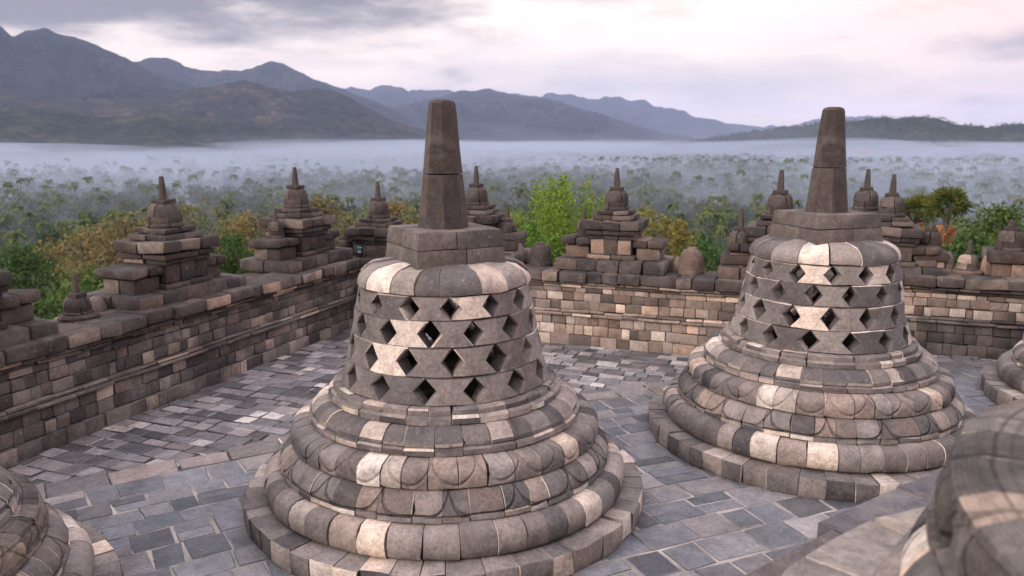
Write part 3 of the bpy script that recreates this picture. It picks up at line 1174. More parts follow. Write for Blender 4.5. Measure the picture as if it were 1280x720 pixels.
disc_sheet("joint_mortar", [(MC[0] + RT * cos(R(t)), MC[1] + RT * sin(R(t))) for t in range(84, 165, 1)] + [(MC[0] + 17 * cos(R(t)), MC[1] + 17 * sin(R(t))) for t in range(164, 83, -1)], -.007, M_MORTAR)
disc_sheet("courtyard_bed", [pq(-8.1, 0)[:2], pq(8.6, 0)[:2], pq(8.6, 14.4)[:2], pq(-8.1, 14.4)[:2]], -.036, M_DIRT)

# raised terrace under the viewer
MU = (13.2, -12.9)
RU = 20.02
mbt = MB()
r = RU
first = True
while r > 15.5:
    dr_ = rnd.uniform(.42, .62)
    a = R(95)
    while a < R(170):
        wd = rnd.uniform(.4, .85) / r
        ro = r + (rnd.uniform(-.10, .10) if first else -.008)
        g = .006
        pts = [(MU[0] + rr_ * cos(aa), MU[1] + rr_ * sin(aa)) for rr_, aa in ((r - dr_ + g, a + g / r), (ro, a + g / r), (ro, a + wd - g / r), (r - dr_ + g, a + wd - g / r))]
        slab(mbt, pts[::-1], 1.69 + rnd.uniform(-.008, .008), .014, rnd, .01, depth=.16)
        a += wd
    r -= dr_
    first = False
tag(mbt.build("upper_terrace_pavement", M_EDGE, sharp=25), kind="structure")
disc_sheet("upper_terrace_bed", [(MU[0] + (RU - .12) * cos(R(t)), MU[1] + (RU - .12) * sin(R(t))) for t in range(0, 360, 3)], 1.59, M_DIRT)
mbr = MB()
rnd2 = random.Random(17)
for k in range(8):
    z0 = k * .2
    ring_blocks(mbr, [(RU - .6, z0), (RU - .14 - .012 * k, z0), (RU - .14 - .012 * k, z0 + .196), (RU - .6, z0 + .196)], 300, rnd2, dr=.01, skip=lambda i: not (80 < i < 150))
o = mbr.build("upper_terrace_riser", M_ST)
o.location = (MU[0], MU[1], 0)
tag(o, kind="structure")

# ------------------------------------------------------------------ courtyard walls
def wall(label, origin, rz, L, seed, mat_low, mat_up, pale_top=False, core_end=0.0, steps=()):
    """local x along the wall, face towards -y, masonry of separate stones"""
    rnd = random.Random(seed)
    t = thing("courtyard_wall", label, "wall", origin, rz)
    t["kind"] = "thing"

    def course(mb, z0, h, y0, dep, wmin, wmax, ch=.010, jit=.012, wobble=.007):
        x = -rnd.uniform(0, .2)
        while x < L:
            wd = rnd.uniform(wmin, wmax)
            if rnd.random() < .12:
                wd *= .6
            d = dep
            yo = y0 + rnd.uniform(-jit, jit)
            hh = h - .006
            x1 = min(x + wd, L)
            stone(mb, ((x + x1) / 2, yo + d / 2, z0 + h / 2 + rnd.uniform(-.002, .002)), (x1 - x - .006, d, hh), ch=ch, tilt=.008, wobble=wobble, rnd=rnd)
            x += wd
    mb = MB()
    course(mb, -.04, .20, -.035, .3, .20, .38)
    course(mb, .163, .165, .0, .28, .14, .29)
    course(mb, .331, .155, .006, .28, .14, .29)
    mb.build("lower_courses", mat_low, t)
    mb = MB()
    course(mb, .489, .05, -.055, .35, .25, .55, ch=.012)
    course(mb, .541, .045, -.030, .32, .25, .55, ch=.014)
    mb.build("moulding", mat_low, t)
    mb = MB()
    course(mb, .589, .15, .02, .28, .14, .29)
    course(mb, .742, .14, .024, .28, .14, .29)
    course(mb, .885, .085, .022, .28, .16, .34)
    mb.build("upper_courses", mat_up, t)
    mb = MB()
    course(mb, .973, .05, -.015, .4, .25, .6, ch=.012)
    course(mb, 1.026, .05, -.06, .45, .25, .6, ch=.016)
    mb.build("cornice", M_COP if not pale_top else mat_up, t)
    mb = MB()
    course(mb, 1.08, .175, -.13, .52, .24, .6, ch=.035, jit=.025, wobble=.014)
    course(mb, 1.08, .165, .395, .5, .3, .6, ch=.035, jit=.02, wobble=.014)
    mb.build("coping", M_COP, t)
    mb = MB()
    mb.add([(0, .2, -8.5), (L, .2, -8.5), (L, .88, -8.5), (0, .88, -8.5), (0, .2, 1.078), (L, .2, 1.078), (L, .88, 1.078), (0, .88, 1.078)],
           [(3, 2, 1, 0), (4, 5, 6, 7), (0, 1, 5, 4), (1, 2, 6, 5), (2, 3, 7, 6), (3, 0, 4, 7)])
    mb.build("core", M_CORE, t, sharp=0)
    return t


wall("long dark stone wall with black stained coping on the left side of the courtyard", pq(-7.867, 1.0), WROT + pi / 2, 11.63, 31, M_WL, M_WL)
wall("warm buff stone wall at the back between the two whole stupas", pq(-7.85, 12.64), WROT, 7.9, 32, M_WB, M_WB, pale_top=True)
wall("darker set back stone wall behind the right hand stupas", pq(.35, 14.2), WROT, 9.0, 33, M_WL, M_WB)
wall("short return wall hidden behind the right stupa linking buff and dark walls", pq(-.02, 12.9), WROT + pi / 2, 1.6, 34, M_WL, M_WL)

# ------------------------------------------------------------------ turrets and small stupas on the walls
def tier(mb, z0, z1, hx, hy, nx, ny, rnd, ch=.02, cx=0, cy=0, jit=.006, wobble=.009):
    for i in range(nx):
        for j in range(ny):
            x0, x1 = -hx + 2 * hx * i / nx, -hx + 2 * hx * (i + 1) / nx
            y0, y1 = -hy + 2 * hy * j / ny, -hy + 2 * hy * (j + 1) / ny
            stone(mb, (cx + (x0 + x1) / 2 + rnd.uniform(-jit, jit), cy + (y0 + y1) / 2 + rnd.uniform(-jit, jit), (z0 + z1) / 2),
                  (x1 - x0 - .004, y1 - y0 - .004, z1 - z0 - .004), ch=ch, tilt=.007, wobble=wobble, rnd=rnd)


def bell_dome(t, z, r, h, rnd, mat, spire=.3, box=True, wonky=.006, spire_r=.05):
    """little bell with flared foot; box and spire above. r: radius, h: bell height"""
    mb = MB()
    p1 = [(.03, z), (r * 1.06, z), (r * 1.08, z + h * .05), (r * 1.05, z + h * .12), (r * .97, z + h * .17), (r * .99, z + h * .22), (r * .97, z + h * .45), (.03, z + h * .45)]
    ring_blocks(mb, p1, 5, rnd, a_off=rnd.uniform(0, 2), ch=.008, sub=4, wobble=wonky, dr=.005)
    p2 = [(.03, z + h * .455), (r * .965, z + h * .455), (r * .93, z + h * .66), (r * .85, z + h * .83), (r * .68, z + h * .95), (r * .45, z + h), (.03, z + h)]
    ring_blocks(mb, p2, 4, rnd, a_off=rnd.uniform(0, 2), ch=.008, sub=5, wobble=wonky, dr=.005)
    mb.build("bell", mat, t)
    zt = z + h
    if box:
        mb = MB()
        tier(mb, zt - .012, zt + .055, r * .52, r * .52, 1, 1, rnd, ch=.012, jit=.004)
        mb.build("square_box", mat, t)
        zt += .052
    if spire:
        mb = MB()
        r0, r1 = spire_r, spire_r * .56
        lathe(mb, [(r0, zt), (r0 * .95, zt + spire * .1), ((r0 + r1) / 2, zt + spire * .55), (r1, zt + spire * .95), (r1 * .75, zt + spire)], 8, .004, rnd.random())
        mb.build("spire", M_SPIRE, t, sharp=30)


def turret(label, p, q, rz, seed, s=1.0, wings=(1, 1), z=1.25, mat=None, dark=True, spire=.31, wing_stupa=(), wide=1.0, tiers=True):
    rnd = random.Random(seed)
    t = thing("wall_turret", label, "turret", pq(p, q, z), rz, "stepped stone turrets along the courtyard walls")
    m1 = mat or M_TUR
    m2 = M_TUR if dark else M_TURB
    w_ = wide
    mb = MB()      # footing slab overhanging the coping
    hx = .62 * w_ + .30 * max(wings)
    tier(mb, 0.0, .2, hx, .50, 5, 2, rnd, ch=.035, wobble=.014)
    mb.build("pedestal", M_COP, t)
    mb = MB()
    tier(mb, .2, .28, .40 * w_, .38, 2, 2, rnd, ch=.02)
    tier(mb, .282, .53, .345 * w_, .34, 3, 2, rnd, ch=.012)
    mb.build("body", m2, t)
    mb = MB()
    tier(mb, .533, .60, .38 * w_, .37, 3, 2, rnd, ch=.012)
    tier(mb, .603, .68, .42 * w_, .41, 3, 2, rnd, ch=.014)
    tier(mb, .683, .84, .47 * w_, .45, 3, 2, rnd, ch=.03, wobble=.016)
    mb.build("cornice", m1, t)
    mb = MB()
    tier(mb, .843, .925, .33 * w_, .33, 2, 2, rnd, ch=.014)
    tier(mb, .928, 1.00, .27 * w_, .27, 2, 2, rnd, ch=.016)
    mb.build("upper_tier", m1, t)
    bell_dome(t, 1.00, .205 * w_, .33, rnd, M_TURD, spire=spire, spire_r=.058)
    for sd in (-1, 1):
        wv = wings[0] if sd < 0 else wings[1]
        if not wv:
            continue
        cx = sd * (.345 * w_ + .255 * wv)
        mb = MB()
        tier(mb, .2, .40, .20 * wv, .26, 1, 2, rnd, cx=cx, ch=.014)
        mb.build("side_block", m2, t)
        mb = MB()
        tier(mb, .402, .54, .27 * wv, .33, 2, 1, rnd, cx=cx, ch=.045, wobble=.016)
        mb.build("side_cap", m1, t)
        if sd in wing_stupa:
            sub = thing("side_stupa", None, None)
            sub.parent = t
            sub.location = (cx - .04 * sd, 0, 0)
            bell_dome(sub, .54, .135, .27, rnd, M_TURD, spire=.2, box=False, spire_r=.042)
    # low worn stones behind and beside
    return t


LROT = WROT + pi / 2
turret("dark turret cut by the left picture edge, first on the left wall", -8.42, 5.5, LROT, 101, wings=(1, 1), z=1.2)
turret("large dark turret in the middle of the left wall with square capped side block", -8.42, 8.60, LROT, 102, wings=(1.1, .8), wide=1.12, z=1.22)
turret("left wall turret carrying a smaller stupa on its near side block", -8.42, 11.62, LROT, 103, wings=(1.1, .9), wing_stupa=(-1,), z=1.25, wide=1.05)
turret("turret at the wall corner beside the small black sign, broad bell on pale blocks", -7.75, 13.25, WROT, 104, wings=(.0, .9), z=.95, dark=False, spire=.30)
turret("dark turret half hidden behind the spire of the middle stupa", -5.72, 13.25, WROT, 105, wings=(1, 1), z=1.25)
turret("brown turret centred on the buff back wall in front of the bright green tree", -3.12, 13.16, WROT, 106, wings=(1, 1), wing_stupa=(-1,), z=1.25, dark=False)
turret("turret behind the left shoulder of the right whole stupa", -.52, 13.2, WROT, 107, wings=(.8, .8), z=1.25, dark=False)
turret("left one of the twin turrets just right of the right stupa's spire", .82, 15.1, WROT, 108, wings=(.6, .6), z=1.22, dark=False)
turret("right one of the twin turrets just right of the right stupa's spire", 1.2, 14.75, WROT, 109, wings=(.6, .8), z=1.15, dark=False)


def small_turret(label, p, q, rz, seed, z, hw=.24, hblock=.26, r=.16, hb=.3, spire=.22, mat=None, box=True, cap=True, sr=.046):
    rnd = random.Random(seed)
    t = thing("small_stupa", label, "stupa", pq(p, q, z), rz, "small stone stupas on the courtyard walls")
    zz = 0
    if hblock:
        mb = MB()
        tier(mb, -.02, hblock * .55, hw * .8, hw * .8, 2, 1, rnd, ch=.012)
        mb.build("block", M_TURB, t)
        if cap:
            mb = MB()
            tier(mb, hblock * .55, hblock, hw, hw, 1, 2, rnd, ch=.03)
            mb.build("slab", M_TUR, t)
        zz = hblock
    else:
        mb = MB()
        lathe(mb, [(r * 1.5, -.01), (r * 1.52, .05), (r * 1.35, .075), (r * 1.25, .08)], 20, .008, rnd.random())
        mb.build("foot_ring", mat or M_TUR, t)
        zz = .078
    bell_dome(t, zz, r, hb, rnd, mat or M_TURD, spire=spire, box=box, spire_r=sr)
    return t


small_turret("dark squat stupa with bare spire alone on the left wall between the two nearest turrets", -8.35, 7.02, LROT, 201, 1.24, hblock=0, r=.155, hb=.2, spire=.24)
small_turret("small dark stupa on the left wall right beside the black sign", -8.35, 13.0, LROT, 202, 1.24, hblock=0, r=.15, hb=.22, spire=.24)
small_turret("slim stupa on a block just right of the middle stupa's spire", -5.1, 13.2, WROT, 203, 1.26, hw=.25, hblock=.42, r=.17, hb=.30, spire=.24)
small_turret("stupa on a capped block at the back wall's right end, left of the right stupa", -1.08, 13.15, WROT, 204, 1.26, hw=.28, hblock=.36, r=.19, hb=.36, spire=.30)
small_turret("dark blunt bell on a capped block right of the twin turrets", 1.83, 14.75, WROT, 205, 1.24, hw=.27, hblock=.36, r=.17, hb=.32, spire=.06, sr=.07)
small_turret("small brown stupa with dark spire between two standing stones on the right wall", 2.40, 14.7, WROT, 206, 1.24, hblock=0, r=.16, hb=.24, spire=.24, box=False, mat=M_TURB)
small_turret("stub spired bell on broad slabs near the right picture edge", 2.98, 14.75, WROT, 207, 1.24, hw=.34, hblock=.42, r=.21, hb=.32, spire=.10, sr=.07)


def dome_stone(label, p, q, seed, z, r, h, mat):
    rnd = random.Random(seed)
    t = thing("stone_bell", label, "stone bell", pq(p, q, z), 0, "spireless stone bells on the back wall")
    mb = MB()
    lathe(mb, [(.02, 0), (r * 1.08, 0), (r * 1.1, h * .1), (r * 1.02, h * .18), (r * 1.0, h * .24), (r * .97, h * .55), (r * .86, h * .82), (r * .6, h * .96), (.02, h)], 24, .010, rnd.random(), cap=False)
    mb.build("bell", mat, t)
    mb = MB()
    lathe(mb, [(r * .42, h * .95), (r * .40, h * 1.06), (r * .25, h * 1.09), (.01, h * 1.09)], 10, .008, rnd.random())
    mb.build("knob", mat, t)
    return t


dome_stone("squat spireless bell on the back wall left of the brown centre turret", -4.43, 13.1, 301, 1.25, .19, .36, M_TUR)
dome_stone("tall spireless bell on the back wall right of the brown centre turret", -1.84, 13.1, 302, 1.25, .20, .40, M_TURB)


def upright(label, p, q, rz, seed, z, s):
    rnd = random.Random(seed)
    mb = MB()
    # worn antefix: tapering stone with rounded top
    lathe(mb, [(.02, 0), (s[0], 0), (s[0] * 1.02, s[2] * .3), (s[0] * .85, s[2] * .7), (s[0] * .5, s[2] * .93), (.02, s[2])], 7, .018, rnd.random(), cap=False)
    o = mb.build("standing_stone", M_TURB)
    o.scale = (1, s[1] / s[0], 1)
    o.location = pq(p, q, z)
    o.rotation_euler = (0, 0, rz)
    tag(o, label, "stone", "worn standing stones on the walls")


upright("pale pointed stone right of the middle stupa's square box", -4.86, 13.1, WROT, 401, 1.25, (.11, .09, .36))
upright("small worn stone at the foot of the slim stupa right of the middle spire", -4.68, 13.3, WROT, 402, 1.25, (.14, .1, .2))
upright("grey standing stone left of the small brown stupa on the right wall", 2.10, 14.7, WROT, 403, 1.24, (.11, .09, .36))
upright("grey standing stone right of the small brown stupa on the right wall", 2.66, 14.7, WROT, 404, 1.24, (.10, .09, .34))
upright("small dark stone right of the brown centre turret's capped block", -2.12, 13.3, WROT, 405, 1.25, (.09, .09, .22))
upright("worn stone standing near the slim dark stupa on the near left wall", -8.55, 7.45, LROT, 406, 1.24, (.13, .12, .2))

# sign
m_blk, nt, b = mat_new("sign_black")
b.inputs["Base Color"].default_value = (.008, .012, .014, 1)
b.inputs["Roughness"].default_value = .4
m_wht, nt, b = mat_new("sign_white")
b.inputs["Base Color"].default_value = (.62, .70, .78, 1)
m_grn, nt, b = mat_new("sign_green")
b.inputs["Base Color"].default_value = (.03, .30, .28, 1)
sg = thing("notice_sign", "small black notice sign with pale and turquoise lines on the left wall corner", "sign", pq(-7.9, 12.78, 1.25), WROT - R(20))
mb = MB()
stone(mb, (0, 0, .13), (.17, .02, .20), ch=.004, wobble=0)
mb.build("panel", m_blk, sg)
mb = MB()
stone(mb, (0, .02, .03), (.03, .03, .1), ch=.004, wobble=0)
mb.build("post", m_blk, sg)
mb = MB()
for z, x0, x1 in ((.185, -.062, .06), (.105, -.045, .035), (.088, -.045, .035)):
    x = x0
    rr_ = random.Random(int(z * 1000))
    while x < x1:
        wd = rr_.uniform(.014, .024)
        stone(mb, (x + wd / 2, -.0115, z), (wd - .003, .003, .013), ch=.0005, wobble=0)
        x += wd
mb.build("lettering", m_wht, sg)
mb = MB()
for z, x0, x1 in ((.155, -.062, .06), (.135, -.062, .06)):
    x = x0
    while x < x1:
        wd = rr_.uniform(.014, .024)
        stone(mb, (x + wd / 2, -.0115, z), (wd - .003, .003, .010), ch=.0005, wobble=0)
        x += wd
mb.build("lettering", m_grn, sg)

# ------------------------------------------------------------------ trees
def rand_quads(C, size, rs_, flat=.0, aspect=.6):
    """leaf quads at centres C with random orientation"""
    n = len(C)
    d = rs_.normal(size=(n, 3))
    d[:, 2] *= (1 - flat)
    d /= np.linalg.norm(d, axis=1, keepdims=True)
    e = np.cross(d, rs_.normal(size=(n, 3)))
    e /= np.linalg.norm(e, axis=1, keepdims=True) + 1e-9
    s = (size * rs_.uniform(.6, 1.35, n))[:, None]
    a, b_ = d * s * .5, e * s * .5 * aspect
    return np.stack([C - a, C + b_ * .9 - a * .1, C + a, C - b_ * .9 - a * .1], 1)


def tube(mb, pts, radii, seg=6):
    P = np.array(pts, float)
    V, F = [], []
    for i in range(len(P)):
        d = P[min(i + 1, len(P) - 1)] - P[max(i - 1, 0)]
        d /= np.linalg.norm(d) + 1e-9
        a = np.cross(d, (0.3, .9, .1))
        a /= np.linalg.norm(a) + 1e-9
        b_ = np.cross(d, a)
        for k in range(seg):
            t = 2 * pi * k / seg
            V.append(P[i] + (a * cos(t) + b_ * sin(t)) * radii[i])
    for i in range(len(P) - 1):
        for k in range(seg):
            k2 = (k + 1) % seg
            F.append((i * seg + k, i * seg + k2, (i + 1) * seg + k2, (i + 1) * seg + k))
    mb.add(V, F)


def broadleaf(seed, H, cw, ch_, nclump, nleaf, lsize, sparse=0.0, spiky=0.0):
    """tree with its foot at z=0: returns (crown quads, trunk MB). crown: half width cw, height ch_"""
    rs_ = np.random.default_rng(seed)
    mb = MB()
    zc0 = H - ch_
    tube(mb, [(0, 0, 0), (rs_.normal() * .1, rs_.normal() * .1, zc0 * .6), (rs_.normal() * .2, rs_.normal() * .2, zc0), (0, 0, zc0 + ch_ * .35)], [.022 * H, .017 * H, .013 * H, .005 * H], 7)
    quads = []
    for i in range(nclump):
        t = rs_.uniform(0, 1) ** .8
        a = rs_.uniform(0, 2 * pi)
        prof = sin(pi * (.12 + .86 * t)) ** .7
        rad = cw * prof * rs_.uniform(.25, 1.0) ** .6
        c = np.array([rad * cos(a), rad * sin(a), zc0 + ch_ * (.08 + .86 * t)])
        st = np.array([0, 0, zc0 + ch_ * .05 + (c[2] - zc0) * .3])
        mid = (st + c) / 2 + rs_.normal(size=3) * .06 * cw
        tube(mb, [st, mid, c], [.007 * H, .0045 * H, .0015 * H], 4)
        n = int(nleaf * rs_.uniform(.5, 1.3))
        sg_ = cw * rs_.uniform(.16, .28)
        if spiky:
            # feathery sprays that leave the clump along the branch direction
            dirn = c - st
            dirn /= np.linalg.norm(dirn)
            dirn[2] += .35
            tt = rs_.uniform(-.2, 1.0, n)
            L_ = c + dirn * (tt * cw * spiky)[:, None] + rs_.normal(size=(n, 3)) * (sg_ * (.65 - .45 * np.clip(tt, 0, 1)))[:, None]
        else:
            L_ = c + rs_.normal(size=(n, 3)) * sg_ * np.array([1, 1, .62])
        if sparse:
            L_ = L_[rs_.random(len(L_)) > sparse]
        quads.append(rand_quads(L_, lsize, rs_))
    return np.concatenate(quads), mb


def coconut(seed, H, nf=16, fl=2.6, lod=6):
    rs_ = np.random.default_rng(seed)
    mb = MB()
    lean = rs_.normal(size=2) * .05 * H
    pts = [(lean[0] * t * t, lean[1] * t * t, H * t) for t in (0, .25, .5, .75, 1)]
    tube(mb, pts, [.22, .17, .15, .14, .13], 6)
    top = np.array(pts[-1])
    Q = []
    for i in range(nf):
        a = i * 2.4 + rs_.uniform(-.2, .2)
        up = rs_.uniform(-.35, 1.0)
        L_ = fl * rs_.uniform(.8, 1.15)
        prev = None
        dx, dy = cos(a), sin(a)
        pts_ = []
        for k in range(lod + 1):
            t = k / lod
            pts_.append(top + np.array([dx * L_ * t * (.95 - .2 * t), dy * L_ * t * (.95 - .2 * t), L_ * (up * t * .75 - .75 * t * t)]))
        for k in range(lod):
            p0, p1 = pts_[k], pts_[k + 1]
            t = (k + .5) / lod
            wv = L_ * .20 * (sin(pi * min(1, t * .85 + .15)) + .12)
            side = np.array([-dy, dx, 0])
            for s in (-1, 1):
                o_ = side * s * wv + np.array([dx * wv * .5, dy * wv * .5, -wv * rs_.uniform(.4, .9)])
                Q.append([p0, p0 + o_ * .95, p1 + o_ * .6, p1])
    return np.array(Q), mb


def fanpalm(seed, H):
    rs_ = np.random.default_rng(seed)
    mb = MB()
    tube(mb, [(0, 0, 0), (.2, 0, H * .5), (.1, .1, H)], [.28, .2, .2], 8)
    top = np.array((.1, .1, H))
    live, dead = [], []

    def fan(base, d, size, out, droop):
        d = d / np.linalg.norm(d)
        s = np.cross(d, (0, 0, 1.0))
        s /= np.linalg.norm(s) + 1e-9
        u = np.cross(s, d)
        ro_ = rs_.uniform(-1.3, 1.3)
        s, u = s * cos(ro_) + u * sin(ro_), u * cos(ro_) - s * sin(ro_)
        stalk = base + d * size * .8
        out.append([base - s * .02, base + s * .02, stalk + s * .02, stalk - s * .02])
        nseg = 13
        for k in range(nseg):
            an = (k - (nseg - 1) / 2) / nseg * R(250)
            v = d * cos(an) + s * sin(an)
            v = v + u * rs_.uniform(-.12, .12) - np.array([0, 0, droop])
            wd = np.cross(v, u)
            wd = wd / np.linalg.norm(wd) * size * .075
            tip = stalk + v * size * rs_.uniform(.75, 1.0)
            m_ = stalk + v * size * .55
            out.append([stalk, m_ + wd, tip, m_ - wd])
    for i in range(40):
        a = i * 2.4 + rs_.uniform(-.2, .2)
        e = rs_.uniform(-.55, 1.35)
        fan(top, np.array([cos(a) * cos(e), sin(a) * cos(e), sin(e)]), .95 * rs_.uniform(.85, 1.15), live, .12)
    for i in range(14):
        a = i * 2.4
        e = -R(rs_.uniform(62, 86))
        b0 = top - np.array([0, 0, rs_.uniform(.2, 1.5)])
        fan(b0, np.array([cos(a) * cos(e), sin(a) * cos(e), sin(e)]), .85 * rs_.uniform(.7, 1.1), dead, .35)
    return np.array(live), np.array(dead), mb


def scaled(o, s):
    o.scale = (s, s, s)


PROTO = {}


def proto(kind, i, maker, leafmat):
    Q, mb = maker
    PROTO.setdefault(kind, []).append((Q, mb, leafmat))


def place_tree(name, label, cat, loc, rz, s, crown_mesh, trunk_mesh, group):
    t = thing(name, label, cat, loc, rz, group)
    t.scale = (s, s, s)
    for nm, me in (("trunk", trunk_mesh), ("crown", crown_mesh)):
        o = bpy.data.objects.new(nm, me)
        COL.objects.link(o)
        o.parent = t
    return t


def meshes(kind, Q, mb, leafmat):
    c = quads_obj("crown", Q, leafmat, link=False)
    k = mb.build("trunk", BARK)
    me = k.data
    bpy.data.objects.remove(k)
    cm = c.data
    bpy.data.objects.remove(c)
    return cm, me


def at_px(px, r):
    a = float(px2az(px))
    return r * sin(a), r * cos(a)


def z_px(py, r, px=640):
    a = float(px2az(px))
    return EYE + r * cos(a) * (175 - py) / 995.0


def feature_tree(name, label, px, py_top, r, cw, ch_, seed, leafmat, nclump, nleaf, lsize, group=None, **k):
    x, y = at_px(px, r)
    zg = float(terrain_z(np.array([x]), np.array([y]))[0])
    H = z_px(py_top, r, px) - zg
    Q, mb = broadleaf(seed, H, cw, ch_, nclump, nleaf, lsize, **k)
    cm, tm = meshes(name, Q, mb, leafmat)
    return place_tree(name, label, "tree", (x, y, zg), seed, 1, cm, tm, group)


feature_tree("broadleaf_tree", "bright green feathery tree rising behind the brown centre turret", 710, 280, 27, 2.0, 3.2, 3, LEAF_BRIGHT, 36, 360, .115, spiky=.7)
feature_tree("broadleaf_tree", "low bright green crown just right of the middle stupa's box", 664, 296, 24, .85, 2.2, 13, LEAF_BRIGHT, 24, 320, .11, spiky=.5)
feature_tree("broadleaf_tree", "golden yellow tree right of the brown centre turret", 822, 270, 40, 1.7, 4.2, 4, LEAF_GOLD, 40, 120, .19, sparse=.3, spiky=.4)
feature_tree("broadleaf_tree", "green tree in the gap between the two large turrets of the left wall", 284, 290, 48, 1.5, 4.2, 5, LEAF_GREEN, 34, 260, .16, group=None)
DRYG = "sparse yellowing trees below the left wall"
for (px, pt, r, cw, chh, sd) in ((150, 268, 78, 3.8, 7.5, 21), (232, 252, 88, 4.4, 8.5, 22), (310, 262, 84, 3.4, 7, 23), (105, 285, 70, 3.2, 6.5, 24), (398, 246, 80, 2.4, 6.5, 25),
                                 (432, 262, 72, 3.0, 6.5, 26), (520, 262, 70, 2.8, 6, 27), (55, 300, 84, 3.4, 7, 28), (180, 300, 58, 2.4, 5, 29), (495, 250, 92, 3.2, 7, 30)):
    feature_tree("dry_tree", "sparse yellowing tree on the slope beyond the left wall", px, pt, r, cw, chh, sd, LEAF_DRY, 34, 95, .34, group=DRYG, sparse=.25)
LFG = "green trees on the slope close behind the left wall"
for (px, pt, r, cw, chh, sd) in ((12, 304, 62, 2.6, 7, 41), (95, 338, 46, 2.4, 5.5, 42), (55, 352, 40, 2.2, 5, 43), (135, 345, 52, 2.2, 5, 44), (-60, 300, 60, 3, 7, 45), (320, 318, 60, 2.2, 5, 46), (255, 322, 50, 1.6, 4, 47)):
    feature_tree("broadleaf_tree", "leafy green tree on the slope close behind the left wall", px, pt, r, cw, chh, sd, LEAF_GREEN, 40, 130, .26, group=LFG)
RFG = "green trees below the right wall"
for (px, pt, r, cw, chh, sd) in ((1268, 258, 60, 2.6, 7, 51), (1228, 290, 55, 1.6, 4.5, 52), (1330, 270, 50, 2.5, 6, 53), (885, 296, 62, 2.8, 6, 54), (1010, 285, 66, 2.6, 6, 55), (1140, 300, 60, 2.4, 5, 56)):
    feature_tree("broadleaf_tree", "leafy green tree on the slope below the right wall", px, pt, r, cw, chh, sd, LEAF_GREEN, 40, 130, .28, group=RFG)
# two fan palms with skirts of dead orange fronds
for (px, pc, r, sd, lab) in ((1153, 262, 66, 61, "left fan palm of the pair beyond the right wall, thin dead skirt"), (1190, 258, 60, 62, "right fan palm of the pair, dead orange fronds hanging below its crown")):
    x, y = at_px(px, r)
    zg = float(terrain_z(np.array([x]), np.array([y]))[0])
    lv, dd, mb = fanpalm(sd, z_px(pc, r, px) - zg)
    t = thing("fan_palm", lab, "palm tree", (x, y, zg), sd)
    mb.build("trunk", BARK, t)
    quads_obj("crown", lv, LEAF_FAN, t)
    quads_obj("dead_fronds", dd, LEAF_DEAD, t)

# middle distance: individual trees on the slope and the near plain
rs3 = np.random.default_rng(77)
KINDS = []
for i in range(4):
    KINDS.append(("g", meshes("g", *broadleaf(300 + i, 11, 4.2, 6.5, 34, 75, .62), LEAF_GREEN)))
for i in range(3):
    KINDS.append(("k", meshes("k", *broadleaf(320 + i, 13, 4.0, 8.0, 34, 70, .6), LEAF_DARK)))
for i in range(3):
    KINDS.append(("d", meshes("d", *broadleaf(340 + i, 10, 4.0, 6.5, 28, 60, .5, sparse=.3), LEAF_DRY)))
for i in range(4):
    KINDS.append(("p", meshes("p", *coconut(360 + i, 14), LEAF_PALM)))
NAMES = {"g": ("broadleaf_tree", "mid green tree among the near trees of the misty valley", "tree", "mid green trees of the near valley"),
         "k": ("broadleaf_tree", "dark green tree among the near trees of the misty valley", "tree", "dark green trees of the near valley"),
         "d": ("dry_tree", "brownish dry tree among the near trees of the misty valley", "tree", "brownish dry trees of the near valley"),
         "p": ("coconut_palm", "coconut palm rising among the near trees of the misty valley", "palm tree", "coconut palms of the near valley")}
cnt = 0
used = []
while cnt < 230:
    a = rs3.uniform(-R(36), R(36))
    r = 95 + 255 * rs3.random() ** .75
    x, y = r * sin(a), r * cos(a)
    if any((x - ux) ** 2 + (y - uy) ** 2 < 6.5 ** 2 for ux, uy in used):
        continue
    used.append((x, y))
    u_ = rs3.random()
    if a < R(-8) and r < 190:
        k = "d" if u_ < .5 else ("g" if u_ < .85 else "k")
    elif r > 200 and u_ < .4:
        k = "p"
    else:
        k = "g" if u_ < .55 else ("k" if u_ < .82 else "d" if u_ < .9 else "p")
    ms_ = [m for kk, m in KINDS if kk == k]
    cm, tm = ms_[rs3.integers(len(ms_))]
    nm, lb, ct, gp = NAMES[k]
    zg = float(terrain_z(np.array([x]), np.array([y]))[0]) - .3
    place_tree(nm, lb, ct, (x, y, zg), rs3.uniform(0, 6), rs3.uniform(.75, 1.5), cm, tm, gp)
    cnt += 1

# the far wood of the plain: one mass
finetrees = []
for i in range(6):
    Q, _ = broadleaf(480 + i, 12, 4.4, 8.0, 24, 26, .8)
    finetrees.append(Q)
lowtrees = []
for i in range(6):
    Q, _ = broadleaf(500 + i, 12, 4.4, 8.0, 22, 13, 1.15)
    lowtrees.append(Q)
palmfine = []
for i in range(4):
    Q, _ = coconut(510 + i, 15, nf=15, fl=2.9, lod=5)
    palmfine.append(Q)
palmlow = []
for i in range(4):
    Q, _ = coconut(520 + i, 15, nf=12, fl=3.0, lod=3)
    palmlow.append(Q)
tiny = []
for i in range(4):
    Q, _ = broadleaf(540 + i, 13, 5.6, 9.0, 14, 8, 2.0)
    tiny.append(Q)


